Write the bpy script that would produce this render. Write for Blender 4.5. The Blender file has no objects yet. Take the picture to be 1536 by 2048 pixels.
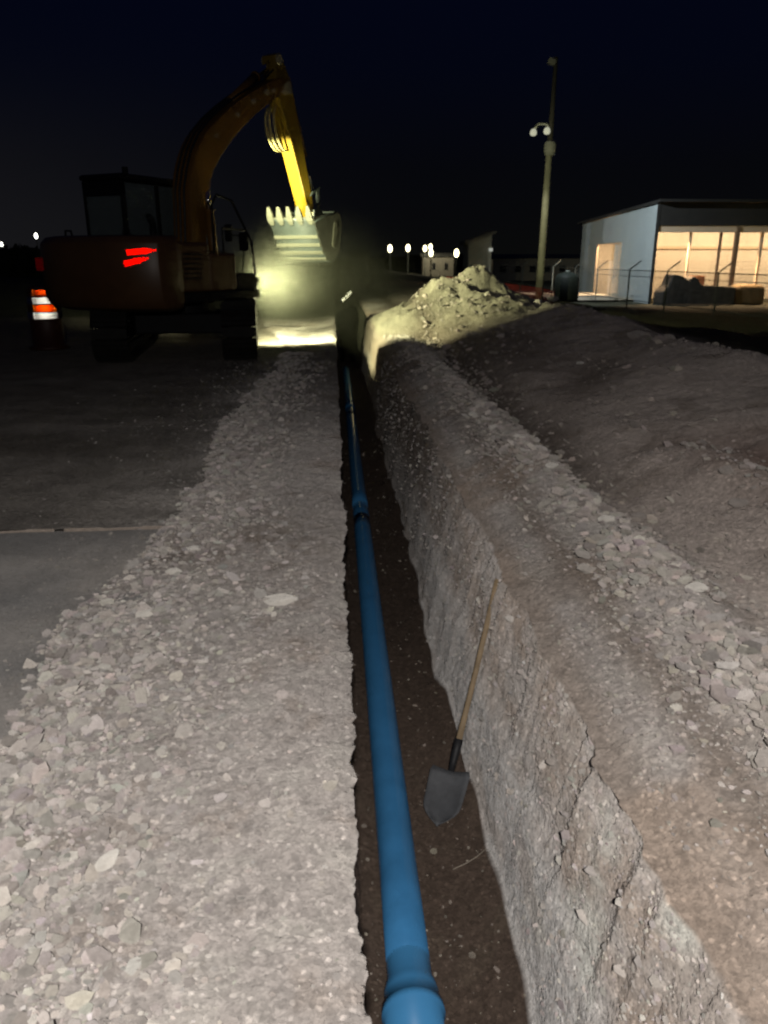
import bpy, math, random
import numpy as np
from mathutils import Vector, Matrix
random.seed(7); rng = np.random.default_rng(7)
R = math.radians
SC = bpy.context.scene
COL = SC.collection

# ------------------------------------------------------------------ camera
H = 1.6; PITCH = R(18.2); YAW = R(3.39)
cam_d = bpy.data.cameras.new('camera'); cam = bpy.data.objects.new('camera', cam_d); COL.objects.link(cam)
cam.location = (0, 0, H); cam.rotation_euler = (R(90) - PITCH, 0, -YAW)
cam_d.sensor_fit = 'VERTICAL'; cam_d.sensor_height = 24.0; cam_d.lens = 24.0 * 1539 / 2048
cam_d.clip_start = 0.02; cam_d.clip_end = 900
SC.camera = cam
# ------------------------------------------------------------------ night sky
w = bpy.data.worlds.new('World'); SC.world = w; w.use_nodes = True
nt = w.node_tree; nt.nodes.clear()
tc = nt.nodes.new('ShaderNodeTexCoord'); sx = nt.nodes.new('ShaderNodeSeparateXYZ')
rp = nt.nodes.new('ShaderNodeValToRGB'); bg = nt.nodes.new('ShaderNodeBackground'); wo = nt.nodes.new('ShaderNodeOutputWorld')
nt.links.new(tc.outputs['Generated'], sx.inputs[0]); nt.links.new(sx.outputs[2], rp.inputs[0])
nt.links.new(rp.outputs[0], bg.inputs[0]); nt.links.new(bg.outputs[0], wo.inputs[0])
cr = rp.color_ramp; cr.elements[0].position = 0.0; cr.elements[0].color = (.0022, .0023, .0022, 1)
cr.elements[1].position = 0.34; cr.elements[1].color = (.0006, .0012, .0060, 1)
e = cr.elements.new(0.10); e.color = (.0014, .0016, .0026, 1)
e = cr.elements.new(0.20); e.color = (.0008, .0013, .0044, 1)
bg.inputs[1].default_value = 1.25
gl = nt.nodes.new('ShaderNodeMapRange'); gl.inputs[1].default_value = .12; gl.inputs[2].default_value = -.55; gl.inputs[3].default_value = 0; gl.inputs[4].default_value = 1; gl.interpolation_type = 'SMOOTHSTEP'
gz = nt.nodes.new('ShaderNodeMapRange'); gz.inputs[1].default_value = .26; gz.inputs[2].default_value = -.02; gz.inputs[3].default_value = 0; gz.inputs[4].default_value = 1; gz.interpolation_type = 'SMOOTHSTEP'
mg = nt.nodes.new('ShaderNodeMath'); mg.operation = 'MULTIPLY'; ad = nt.nodes.new('ShaderNodeMix'); ad.data_type = 'RGBA'; ad.blend_type = 'ADD'
nt.links.new(sx.outputs[0], gl.inputs[0]); nt.links.new(sx.outputs[2], gz.inputs[0]); nt.links.new(gl.outputs[0], mg.inputs[0]); nt.links.new(gz.outputs[0], mg.inputs[1])
nt.links.new(mg.outputs[0], ad.inputs[0]); nt.links.new(rp.outputs[0], ad.inputs[6]); ad.inputs[7].default_value = (.0052, .0050, .0060, 1); nt.links.new(ad.outputs[2], bg.inputs[0])
# ------------------------------------------------------------------ the photographer's lamp (flash) just above the lens
def lamp(name, kind, loc, power, col=(1, 1, 1), size=.05, aim=None, angle=None, blend=.5, parent=None):
    d = bpy.data.lights.new(name, kind); d.energy = power; d.color = col
    if kind == 'AREA': d.size = size
    else: d.shadow_soft_size = size
    if angle: d.spot_size = R(angle); d.spot_blend = blend
    o = bpy.data.objects.new(name, d); COL.objects.link(o); o.location = loc
    if aim is not None:
        o.rotation_euler = (Vector(aim) - Vector(loc)).to_track_quat('-Z', 'Y').to_euler()
    if parent: o.parent = parent
    return o
lamp('flash', 'SPOT', (-.02, -.78, 2.32), 505, (1, .95, .90), .05, aim=(.25, 3.4, 0), angle=125, blend=.9)

SC.view_settings.view_transform = 'Standard'; SC.view_settings.look = 'None'
SC.view_settings.exposure = 0; SC.view_settings.gamma = 1
SC.cycles.pixel_filter_type = 'BLACKMAN_HARRIS'; SC.cycles.filter_width = 2.3
SC.cycles.max_bounces = 8; SC.cycles.glossy_bounces = 5; SC.cycles.volume_bounces = 0
SC.cycles.volume_step_rate = 2.0
SC.cycles.use_light_tree = True
SC.cycles.use_denoising = True
SC.cycles.denoising_input_passes = 'RGB'

# ------------------------------------------------------------------ helpers
def tag(o, label=None, cat=None, group=None, kind=None):
    if label: o['label'] = label
    if cat: o['category'] = cat
    if group: o['group'] = group
    if kind: o['kind'] = kind
    return o
def empty(name, loc=(0, 0, 0), rz=0, label=None, cat=None, group=None):
    o = bpy.data.objects.new(name, None); COL.objects.link(o); o.location = loc; o.rotation_euler = (0, 0, rz)
    return tag(o, label, cat, group)
MATS = {}
def mat(name, col, rough=.7, metal=0., noise=0., nscale=8., bump=0., bscale=60., dr=0., spec=.5, tint=None, attr=None, emit=None, estr=0., alpha=None, trans=0.):
    if name in MATS: return MATS[name]
    m = bpy.data.materials.new(name); m.use_nodes = True; t = m.node_tree; b = t.nodes['Principled BSDF']
    b.inputs['Base Color'].default_value = (*col, 1); b.inputs['Roughness'].default_value = rough
    b.inputs['Metallic'].default_value = metal; b.inputs['Specular IOR Level'].default_value = spec
    try: b.inputs['Diffuse Roughness'].default_value = dr
    except Exception: pass
    co = t.nodes.new('ShaderNodeTexCoord')
    if attr or noise > 0:
        n = t.nodes.new('ShaderNodeTexNoise'); n.inputs['Scale'].default_value = nscale; n.inputs['Detail'].default_value = 6
        n.inputs['Roughness'].default_value = .65
        t.links.new(co.outputs['Object'], n.inputs['Vector'])
        mr = t.nodes.new('ShaderNodeMapRange'); mr.inputs[1].default_value = .3; mr.inputs[2].default_value = .7
        mr.inputs[3].default_value = 1 - noise; mr.inputs[4].default_value = 1 + noise
        t.links.new(n.outputs[0], mr.inputs[0])
        mx = t.nodes.new('ShaderNodeMix'); mx.data_type = 'RGBA'; mx.blend_type = 'MULTIPLY'; mx.inputs[0].default_value = 1
        if attr:
            a = t.nodes.new('ShaderNodeAttribute'); a.attribute_name = attr; t.links.new(a.outputs['Color'], mx.inputs[6])
        else: mx.inputs[6].default_value = (*col, 1)
        t.links.new(mr.outputs[0], mx.inputs[7]); t.links.new(mx.outputs[2], b.inputs['Base Color'])
    if bump > 0:
        n2 = t.nodes.new('ShaderNodeTexNoise'); n2.inputs['Scale'].default_value = bscale; n2.inputs['Detail'].default_value = 5
        t.links.new(co.outputs['Object'], n2.inputs['Vector'])
        bp = t.nodes.new('ShaderNodeBump'); bp.inputs['Strength'].default_value = 1; bp.inputs['Distance'].default_value = bump
        t.links.new(n2.outputs[0], bp.inputs['Height']); t.links.new(bp.outputs[0], b.inputs['Normal'])
    if emit: b.inputs['Emission Color'].default_value = (*emit, 1); b.inputs['Emission Strength'].default_value = estr
    if trans: b.inputs['Transmission Weight'].default_value = trans; b.inputs['IOR'].default_value = 1.3
    MATS[name] = m; return m

def mesh(name, V, F, m, parent=None, smooth=False, bevel=0., kind=None):
    me = bpy.data.meshes.new(name); me.from_pydata([tuple(v) for v in V], [], F); me.materials.append(m)
    if smooth: me.polygons.foreach_set('use_smooth', [True] * len(me.polygons))
    me.update(); o = bpy.data.objects.new(name, me); COL.objects.link(o)
    if parent: o.parent = parent
    if bevel:
        b = o.modifiers.new('bevel', 'BEVEL'); b.width = bevel; b.segments = 2; b.limit_method = 'ANGLE'; b.angle_limit = R(35)
    if kind: o['kind'] = kind
    return o
def quickmesh(name, V, T, m, smooth=True, colors=None, parent=None):
    """numpy arrays of vertices and equal-sized faces -> object"""
    me = bpy.data.meshes.new(name); n = T.shape[1]
    me.vertices.add(len(V)); me.vertices.foreach_set('co', np.ascontiguousarray(V, np.float32).ravel())
    me.loops.add(T.size); me.loops.foreach_set('vertex_index', np.ascontiguousarray(T, np.int32).ravel())
    me.polygons.add(len(T)); me.polygons.foreach_set('loop_start', np.arange(0, T.size, n, dtype=np.int32))
    me.polygons.foreach_set('loop_total', np.full(len(T), n, np.int32))
    me.polygons.foreach_set('use_smooth', np.full(len(T), smooth))
    if colors is not None:
        ca = me.color_attributes.new('tone', 'FLOAT_COLOR', 'POINT')
        ca.data.foreach_set('color', np.c_[colors, np.ones(len(colors))].astype(np.float32).ravel())
    me.materials.append(m); me.update(calc_edges=True); me.validate()
    o = bpy.data.objects.new(name, me); COL.objects.link(o)
    if parent: o.parent = parent
    return o
class MB:
    def __init__(s): s.V = []; s.F = []
    def add(s, V, F):
        k = len(s.V); s.V += [tuple(v) for v in V]; s.F += [tuple(i + k for i in f) for f in F]; return s
    def box(s, c, d, rot=None):
        V = []
        for x in (-.5, .5):
            for y in (-.5, .5):
                for z in (-.5, .5):
                    v = Vector((x * d[0], y * d[1], z * d[2]))
                    if rot is not None: v = rot @ v
                    V.append(v + Vector(c))
        return s.add(V, [(0, 1, 3, 2), (4, 6, 7, 5), (0, 4, 5, 1), (2, 3, 7, 6), (0, 2, 6, 4), (1, 5, 7, 3)])
    def bb(s, a, b): return s.box([(a[i] + b[i]) / 2 for i in range(3)], [abs(a[i] - b[i]) for i in range(3)])
    def cyl(s, p0, p1, r0, r1=None, n=16, caps=True):
        r1 = r0 if r1 is None else r1; p0 = Vector(p0); p1 = Vector(p1); d = (p1 - p0).normalized()
        a = d.orthogonal().normalized(); b = d.cross(a); V = []
        for p, r in ((p0, r0), (p1, r1)):
            for k in range(n):
                t = 2 * math.pi * k / n; V.append(p + (a * math.cos(t) + b * math.sin(t)) * r)
        F = [(k, (k + 1) % n, n + (k + 1) % n, n + k) for k in range(n)]
        if caps: F += [tuple(range(n - 1, -1, -1)), tuple(range(n, 2 * n))]
        return s.add(V, F)
    def tube(s, pts, r, n=8):
        pts = [Vector(p) for p in pts]; V = []; m = len(pts); rs = r if isinstance(r, (list, tuple)) else [r] * m
        up = None
        for i, p in enumerate(pts):
            d = (pts[min(i + 1, m - 1)] - pts[max(i - 1, 0)]).normalized()
            if up is None: up = d.orthogonal().normalized()
            up = (up - d * up.dot(d)).normalized(); b = d.cross(up)
            for k in range(n):
                t = 2 * math.pi * k / n; V.append(p + (up * math.cos(t) + b * math.sin(t)) * rs[i])
        F = [(i * n + k, i * n + (k + 1) % n, (i + 1) * n + (k + 1) % n, (i + 1) * n + k) for i in range(m - 1) for k in range(n)]
        F += [tuple(range(n - 1, -1, -1)), tuple(range((m - 1) * n, m * n))]
        return s.add(V, F)
    def prism(s, poly, a, b, f):
        """poly: 2-D outline; f(p, q, depth) -> 3-D; extruded from depth a to depth b"""
        n = len(poly); V = [f(p, q, a) for p, q in poly] + [f(p, q, b) for p, q in poly]
        F = [(k, (k + 1) % n, n + (k + 1) % n, n + k) for k in range(n)] + [tuple(range(n - 1, -1, -1)), tuple(range(n, 2 * n))]
        return s.add(V, F)
    def lathe(s, prof, c=(0, 0, 0), n=32):
        V = []; m = len(prof)
        for r, z in prof:
            for k in range(n):
                t = 2 * math.pi * k / n; V.append((c[0] + r * math.cos(t), c[1] + r * math.sin(t), c[2] + z))
        F = [(i * n + k, i * n + (k + 1) % n, (i + 1) * n + (k + 1) % n, (i + 1) * n + k) for i in range(m - 1) for k in range(n)]
        return s.add(V, F)
    def build(s, name, m, parent=None, smooth=False, bevel=0., kind=None):
        return mesh(name, s.V, s.F, m, parent, smooth, bevel, kind)

# value noise --------------------------------------------------------
_T = rng.random((256, 256))
def vn(x, y):
    xi = np.floor(x).astype(int); yi = np.floor(y).astype(int); fx = x - xi; fy = y - yi
    fx = fx * fx * (3 - 2 * fx); fy = fy * fy * (3 - 2 * fy)
    g = lambda a, b: _T[a & 255, b & 255]
    return (g(xi, yi) * (1 - fx) * (1 - fy) + g(xi + 1, yi) * fx * (1 - fy) + g(xi, yi + 1) * (1 - fx) * fy + g(xi + 1, yi + 1) * fx * fy) * 2 - 1
def fbm(x, y, sc, oct=4, gain=.5, off=0.):
    s = 0; a = 1; t = 0
    for k in range(oct):
        s = s + a * vn(x / sc + off + 17.3 * k, y / sc - off + 9.1 * k); t += a; a *= gain; sc = sc / 2.03
    return s / t
def sst(a, b, x):
    t = np.clip((x - a) / (b - a), 0, 1); return t * t * (3 - 2 * t)
def gauss(x, c, s): return np.exp(-((x - c) / s) ** 2)

# ------------------------------------------------------------------ terrain
ROADX = lambda y: np.interp(y, [0, 2.3, 3.0, 3.7, 4.7, 6, 7.8, 9.6, 12, 15.4, 22, 40], [-1.0, -1.22, -1.34, -1.38, -1.12, -1.2, -1.26, -1.2, -1.0, -1.2, -2.2, -3.5]) \
    + .10 * vn(y * 1.9, y * 0 + 3.3) + .05 * vn(y * 6.1, y * 0 + 1.3)
LIPL = lambda y: -.004 * np.maximum(y - 2, 0) + .035 + .018 * vn(y * 1.3, y * 0 + .5) + .012 * vn(y * 3.7, y * 0 + 4.5) + .004 * vn(y * 11.3, y * 0 + 8) + .005 * vn(y * 31, y * 0 + 18) + .005 * vn(y * 67, y * 0 + 28) - .05 * np.maximum(vn(y * 2.6, y * 0 + 61) - .45, 0) - .03 * np.maximum(vn(y * 7.7, y * 0 + 66) - .5, 0)
LIPR = lambda y: .90 - .004 * np.maximum(y - 8, 0) + .045 * vn(y * 1.1, y * 0 + 40) + .02 * vn(y * 5, y * 0 + 44) + .013 * vn(y * 13, y * 0 + 46) + .006 * vn(y * 37, y * 0 + 48)
def land(x, y):
    """undisturbed surface height away from the trench"""
    x = np.asarray(x, float); y = np.asarray(y, float)
    rub = sst(0, .16, x - ROADX(y))                      # 1 on the rubble strip, 0 on the paved side
    z = -.045 * (1 - rub) * sst(0, 1, -x)
    lf = (x < .45)
    z = z + np.where(lf, rub * (.030 * fbm(x, y, .26, 5, .7) + .02 * fbm(x, y, 1.6, 3) + .012), 0)
    # right bank: crumbly bench, loose ridge, gully, smooth spoil berm, far yard
    rx = 1.53 + .10 * vn(y * .7, y * 0 + 12) + .05 * vn(y * 2.9, y * 0 + 15) - .012 * np.maximum(y - 5, 0)
    rh = (.17 + .05 * vn(y * 1.7, y * 0 + 77)) * (1 - sst(9, 15, y))
    z = z + sst(.9, 1.2, x) * .03 + rh * np.exp(-((x - rx) / .24) ** 2)
    z = z - .16 * np.exp(-((x - 2.0) / .33) ** 2) * sst(3, 6, y) * (1 - sst(14, 20, y))
    crx = 4.7 + .25 * vn(y * .35, y * 0 + 21); crh = np.interp(y, [0, 3, 8, 13, 17, 24, 40], [.75, .72, .50, .55, .62, .5, .1]) + .06 * vn(y * .8, y * 0 + 3)
    berm = np.where(x < crx, sst(1.9, 1, (crx - x) / 1.55) if False else np.clip(1 - (crx - x) / 2.7, 0, 1) ** 1.15, np.exp(-((x - crx) / 1.3) ** 2))
    z = z + crh * berm
    z = z + .12 * np.exp(-((x - 2.75 - .12 * vn(y * 2, y * 0 + 5)) / .22) ** 2) * (1 - sst(4.9, 6.3, y))   # second line of clods
    # erosion dip across the berm slope
    dx = x - 3.2; dy = y - 9.6; q = dx * .50 - dy * .17
    z = z - .09 * np.exp(-((dy - dx * 1.6) / 1.0) ** 2) * np.exp(-(dx / 1.1) ** 2)
    # spoil pile beside the bucket
    px = x - 3.25; py = y - 19.6
    pile = .74 * np.clip(1 - np.sqrt((px / np.where(px < 0, 3.1, 1.6)) ** 2 + (py / np.where(py < 0, 2.9, 3.6)) ** 2), 0, 1) ** .85
    pile = pile + .26 * np.exp(-((x - 2.45) / .5) ** 2 - ((y - 20.2) / 1.0) ** 2) + .14 * np.exp(-((x - 3.5) / .4) ** 2 - ((y - 19.6) / .6) ** 2)
    pk = np.clip(pile, 0, .5) * 2
    z = z + np.where(x > .9, pile + pk * (.40 * fbm(x + .5 * y, y - .5 * x, 1.0, 5, .58) - .34 * np.abs(fbm(x, y, .9, 4, .5, 5.)) + .06), 0)
    # pile towards the far ridge line, then fall to the yard
    z = z - .45 * sst(7, 11, x) - .42 * sst(11, 14, x)
    rr = sst(.9, 1.1, x) * (1 - sst(1.9, 2.4, x)) + .8 * np.exp(-((x - 2.75) / .3) ** 2) * (1 - sst(5, 6.5, y))
    z = z + np.where(x >= .45, (.006 + .022 * rr) * fbm(x, y, .22, 5, .62, 3.) + (.02 + .045 * sst(1.9, 2.4, x)) * fbm(x, y, .8, 5, .62, 8.) * sst(.9, 1.2, x), 0)
    z = z + .012 * fbm(x, y, 2.7, 3) * sst(8, 14, y) + .045 * fbm(x, y, .8, 4, .6, 44.) * np.exp(-((y - 15.9) / 1.1) ** 2) * (x > -4)
    return z

ys = [.25]
while ys[-1] < 34: ys.append(ys[-1] + max(.009, ys[-1] * .0046))
while ys[-1] < 420: ys.append(ys[-1] * 1.06)
ys = np.array(ys); NY = len(ys)
def spread(x0, x1, d0, k, far):                          # outward spacing growing with distance
    o = [x0]; s = 1 if x1 > x0 else -1
    while abs(o[-1]) < far:
        a = abs(o[-1] - x0); o.append(o[-1] + s * (d0 + k * a))
    return o
left = spread(0.0, -9, .012, .011, 300)[::-1]           # offsets from the lip, negative
right = spread(0.0, 9, .012, .0062, 300)
NW = 26; NF = 34
Y, _ = np.meshgrid(ys, np.zeros(1), indexing='ij')
ll = LIPL(ys); lr = LIPR(ys)
cols_x = []; cols_z = []; cols_t = []                    # zone: 0 left, 1 left wall, 2 floor, 3 right wall, 4 right
for a in left:
    x = ll + a + .010 * fbm(ys, ys * 0 + a * 9, .07, 3) * np.exp(-(a / .08) ** 2); edge = np.exp(-(a / .05) ** 2)
    cols_x.append(x); cols_z.append(land(x, ys) - .02 * edge); cols_t.append(np.zeros(NY))
zl = cols_z[-1]
FL = -1.15 + .02 * vn(ys * .9, ys * 0 + 2)
for i in range(1, NW):
    t = i / NW; z = zl * (1 - t) + (FL - .0) * t
    x = ll - .02 + .05 * t + .02 * fbm(ys, z, .25, 4) - .03 * math.sin(math.pi * t)
    cols_x.append(x); cols_z.append(z); cols_t.append(np.ones(NY))
xr0 = .635 + .05 * vn(ys * .8, ys * 0 + 31) + .02 * vn(ys * 4, ys * 0 + 33)
for i in range(NF + 1):
    t = i / NF; x = (ll + .03) * (1 - t) + xr0 * t
    z = FL + .028 * fbm(x, ys, .16, 4, .6) + .05 * (t > .5) * sst(.72, 1, np.array(t)) * (1 + vn(ys * 3, ys * 0 + 6)) + .03 * (1 - sst(0, .16, np.array(t)))
    cols_x.append(x); cols_z.append(z); cols_t.append(np.full(NY, 2.))
zf = cols_z[-1]; zr = land(lr, ys) - .065
NW2 = 60
for i in range(1, NW2):
    t = i / NW2; z = zf * (1 - t) + zr * t
    # steep clean face below, a narrow shelf, then the crumbly brown upper part leaning back
    prof = np.interp(t, [0, .06, .42, .52, .85, 1], [0, .10, .32, .52, .78, 1])
    x = xr0 * (1 - prof) + lr * prof + .024 * fbm(ys + z * .4, z * 1.1, .34, 6, .58, 2.) + .02 * fbm(ys, z, 1.1, 2, .5, 7.)
    cols_x.append(x); cols_z.append(z + .01 * fbm(ys, z, .12, 3)); cols_t.append(np.full(NY, 3.))
for a in right:
    x = lr + a; edge = np.exp(-(a / .05) ** 2)
    cols_x.append(x); cols_z.append(land(x, ys) - .065 * np.exp(-(a / .11) ** 2)); cols_t.append(np.full(NY, 4.))
GX = np.array(cols_x).T; GZ = np.array(cols_z).T; GT = np.array(cols_t).T; GY = np.repeat(ys[:, None], GX.shape[1], 1)
GY = GY + np.where((GT == 3) | (GT == 1), .01 * fbm(GX * 7, GY, .1, 2), 0)
# trench ends far away
NC = GX.shape[1]
# soil colour zone by zone, with some light fall-off and shade mixed in
def mixc(a, b, t): return a * (1 - t[..., None]) + b * t[..., None]
def soil(x, y, z, t):
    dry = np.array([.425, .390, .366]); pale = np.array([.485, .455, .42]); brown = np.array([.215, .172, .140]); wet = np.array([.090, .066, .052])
    grey = np.array([.56, .54, .52]); dark = np.array([.075, .062, .052]); red = np.array([.17, .105, .085])
    n1 = fbm(x, y, .9, 4, .6, 11.); n2 = fbm(x, y, .17, 4, .6, 5.); n3 = fbm(y, z * 2, .35, 4, .6, 31.)
    c = np.zeros(x.shape + (3,)) + dry
    c = mixc(c, pale, sst(.0, .5, n2) * .8); c = mixc(c, brown * 1.25, sst(.05, .55, n1) * .55); c = mixc(c, brown * 1.3, sst(.15, .5, -n2) * .35); c = mixc(c, brown * .95, (x < 0) * np.exp(-((x + .45) / .38) ** 2 - ((y - 4.25) / .55) ** 2) * sst(-.25, .15, n2) * .8); c = mixc(c, brown * .75, (x < 0) * np.exp(-((x + 1.0) / .25) ** 2 - ((y - 4.15) / .22) ** 2) * .7)
    c = c * (.90 + .34 * fbm(x, y, 1.7, 3, .55, 37.))[..., None]
    # paved side
    rub = sst(-.02, .14, x - ROADX(y)); c = mixc(c * 0 + dark, c, np.where(x < 0, rub, 1.))
    # left bank darker and greyer further out
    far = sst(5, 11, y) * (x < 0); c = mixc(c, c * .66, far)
    # right wall
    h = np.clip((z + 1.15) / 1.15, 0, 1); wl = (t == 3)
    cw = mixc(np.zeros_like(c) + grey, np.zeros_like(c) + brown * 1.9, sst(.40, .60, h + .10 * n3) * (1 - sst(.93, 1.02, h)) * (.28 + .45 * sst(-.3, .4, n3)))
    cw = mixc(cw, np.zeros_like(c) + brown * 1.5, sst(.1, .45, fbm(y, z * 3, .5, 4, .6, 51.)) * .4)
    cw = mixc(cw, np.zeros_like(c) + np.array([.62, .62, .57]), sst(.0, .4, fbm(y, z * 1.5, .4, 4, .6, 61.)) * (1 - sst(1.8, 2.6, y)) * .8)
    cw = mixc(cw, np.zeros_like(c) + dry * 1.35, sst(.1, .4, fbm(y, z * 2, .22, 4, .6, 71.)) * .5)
    cw = mixc(cw, np.zeros_like(c) + brown * .45, sst(4.2, 8.5, y) * (.55 + .35 * sst(.25, .6, h)))  # wall darkens with distance: flash fall-off put into the colour
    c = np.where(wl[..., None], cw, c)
    lip = (t == 4) * (1 - sst(.0, .16, x - .92)); c = mixc(c, np.zeros_like(c) + brown * 1.3, lip * .6)
    c = mixc(c, np.zeros_like(c) + brown * 1.75, (t == 4) * sst(.0, .35, fbm(x, y, .8, 4, .6, 23.)) * (1 - sst(1.3, 1.7, x)) * .7); bench = (t == 4) * sst(.0, .3, x - .95) * (1 - sst(1.0, 1.35, x - .3)); 
    c = mixc(c, np.zeros_like(c) + brown * .9, (t == 4) * np.exp(-((x - 1.22 - .06 * n1) / .09) ** 2) * (1 - sst(6, 9, y)) * .65)
    # smooth berm: fine even soil; reddish patches near, dark beyond the crest
    sm = (t == 4) * sst(1.75, 2.1, x); c = mixc(c, np.array([.46, .40, .36]) * (1 + .16 * n1[..., None] + .16 * n2[..., None]), sm); c = mixc(c, np.zeros_like(c) + brown * .9, sm * sst(.05, .45, fbm(x, y, .55, 4, .6, 91.)) * .5)
    c = mixc(c, np.zeros_like(c) + red, (t == 4) * np.exp(-((x - 3.1 - .3 * n1) / .5) ** 2 - ((y - 5.0) / 1.1) ** 2) * .8)
    dipc = np.exp(-(((y - 9.6) - (x - 3.2) * 1.6) / .75) ** 2) * np.exp(-((x - 3.2) / 1.0) ** 2)
    c = mixc(c, np.zeros_like(c) + brown * .7, (t == 4) * dipc * .7)
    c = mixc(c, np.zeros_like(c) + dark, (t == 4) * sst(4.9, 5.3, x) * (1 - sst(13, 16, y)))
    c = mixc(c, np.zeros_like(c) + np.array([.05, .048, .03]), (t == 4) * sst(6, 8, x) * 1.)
    c = mixc(c, np.zeros_like(c) + np.array([.30, .285, .22]) * (1 - .5 * sst(.0, .45, fbm(x + y, y - x, .7, 4, .6, 66.)))[..., None], (x > .9) * sst(3.4, 1.2, np.sqrt((x - 3.05) ** 2 + (y - 18.6) ** 2)) if False else (x > .9) * (1 - sst(2.2, 3.6, np.sqrt((x - 2.6) ** 2 + (y - 19.4) ** 2))) * .85)
    c = mixc(c, np.zeros_like(c) + brown * .4, (t == 4) * np.exp(-((x - 1.98) / .28) ** 2) * sst(4.5, 7, y) * .75)
    c = mixc(c, np.zeros_like(c) + brown * .7, (x > .5) * (t >= 3) * sst(8.5, 13, y) * (1 - sst(16.5, 18.5, y)) * (1 - sst(2.6, 4.2, x)) * .75)  # unlit ground before the pile, shade put into the soil colour
    c = mixc(c, c * np.array([.6, .58, .58]), (t == 0) * sst(9, 13, y) * (1 - sst(14.2, 17.0, y))); c = mixc(c, c * .45, (t == 0) * sst(13, 15, y) * (1 - sst(21, 23, y)) * sst(-.05, .4, fbm(x, y * .6, .7, 4, .6, 83.)))  # first mix paints the unlit strip before the work light, second mottles
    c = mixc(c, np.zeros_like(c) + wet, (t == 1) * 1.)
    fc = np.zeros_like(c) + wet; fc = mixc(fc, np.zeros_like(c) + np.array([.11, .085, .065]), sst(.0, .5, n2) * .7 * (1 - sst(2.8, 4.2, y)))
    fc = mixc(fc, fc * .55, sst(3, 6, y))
    c = np.where((t == 2)[..., None], fc, c)
    c = mixc(c, np.zeros_like(c) + np.array([.034, .034, .026]), (x < .9) * (t != 2) * sst(20.5, 23.5, y + .8 * n1)); c = mixc(c, c * .5, sst(40, 80, y)); c = mixc(c, np.zeros_like(c) + np.array([.05, .05, .035]), sst(24, 36, y) * (t != 2) * .8)  # first mix paints the work light's fall-off into the far ground
    return np.clip(c, .01, .8)
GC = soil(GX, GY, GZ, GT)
idx = np.arange(NY * NC).reshape(NY, NC)
Q = np.stack([idx[:-1, :-1], idx[:-1, 1:], idx[1:, 1:], idx[1:, :-1]], -1).reshape(-1, 4)
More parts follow.
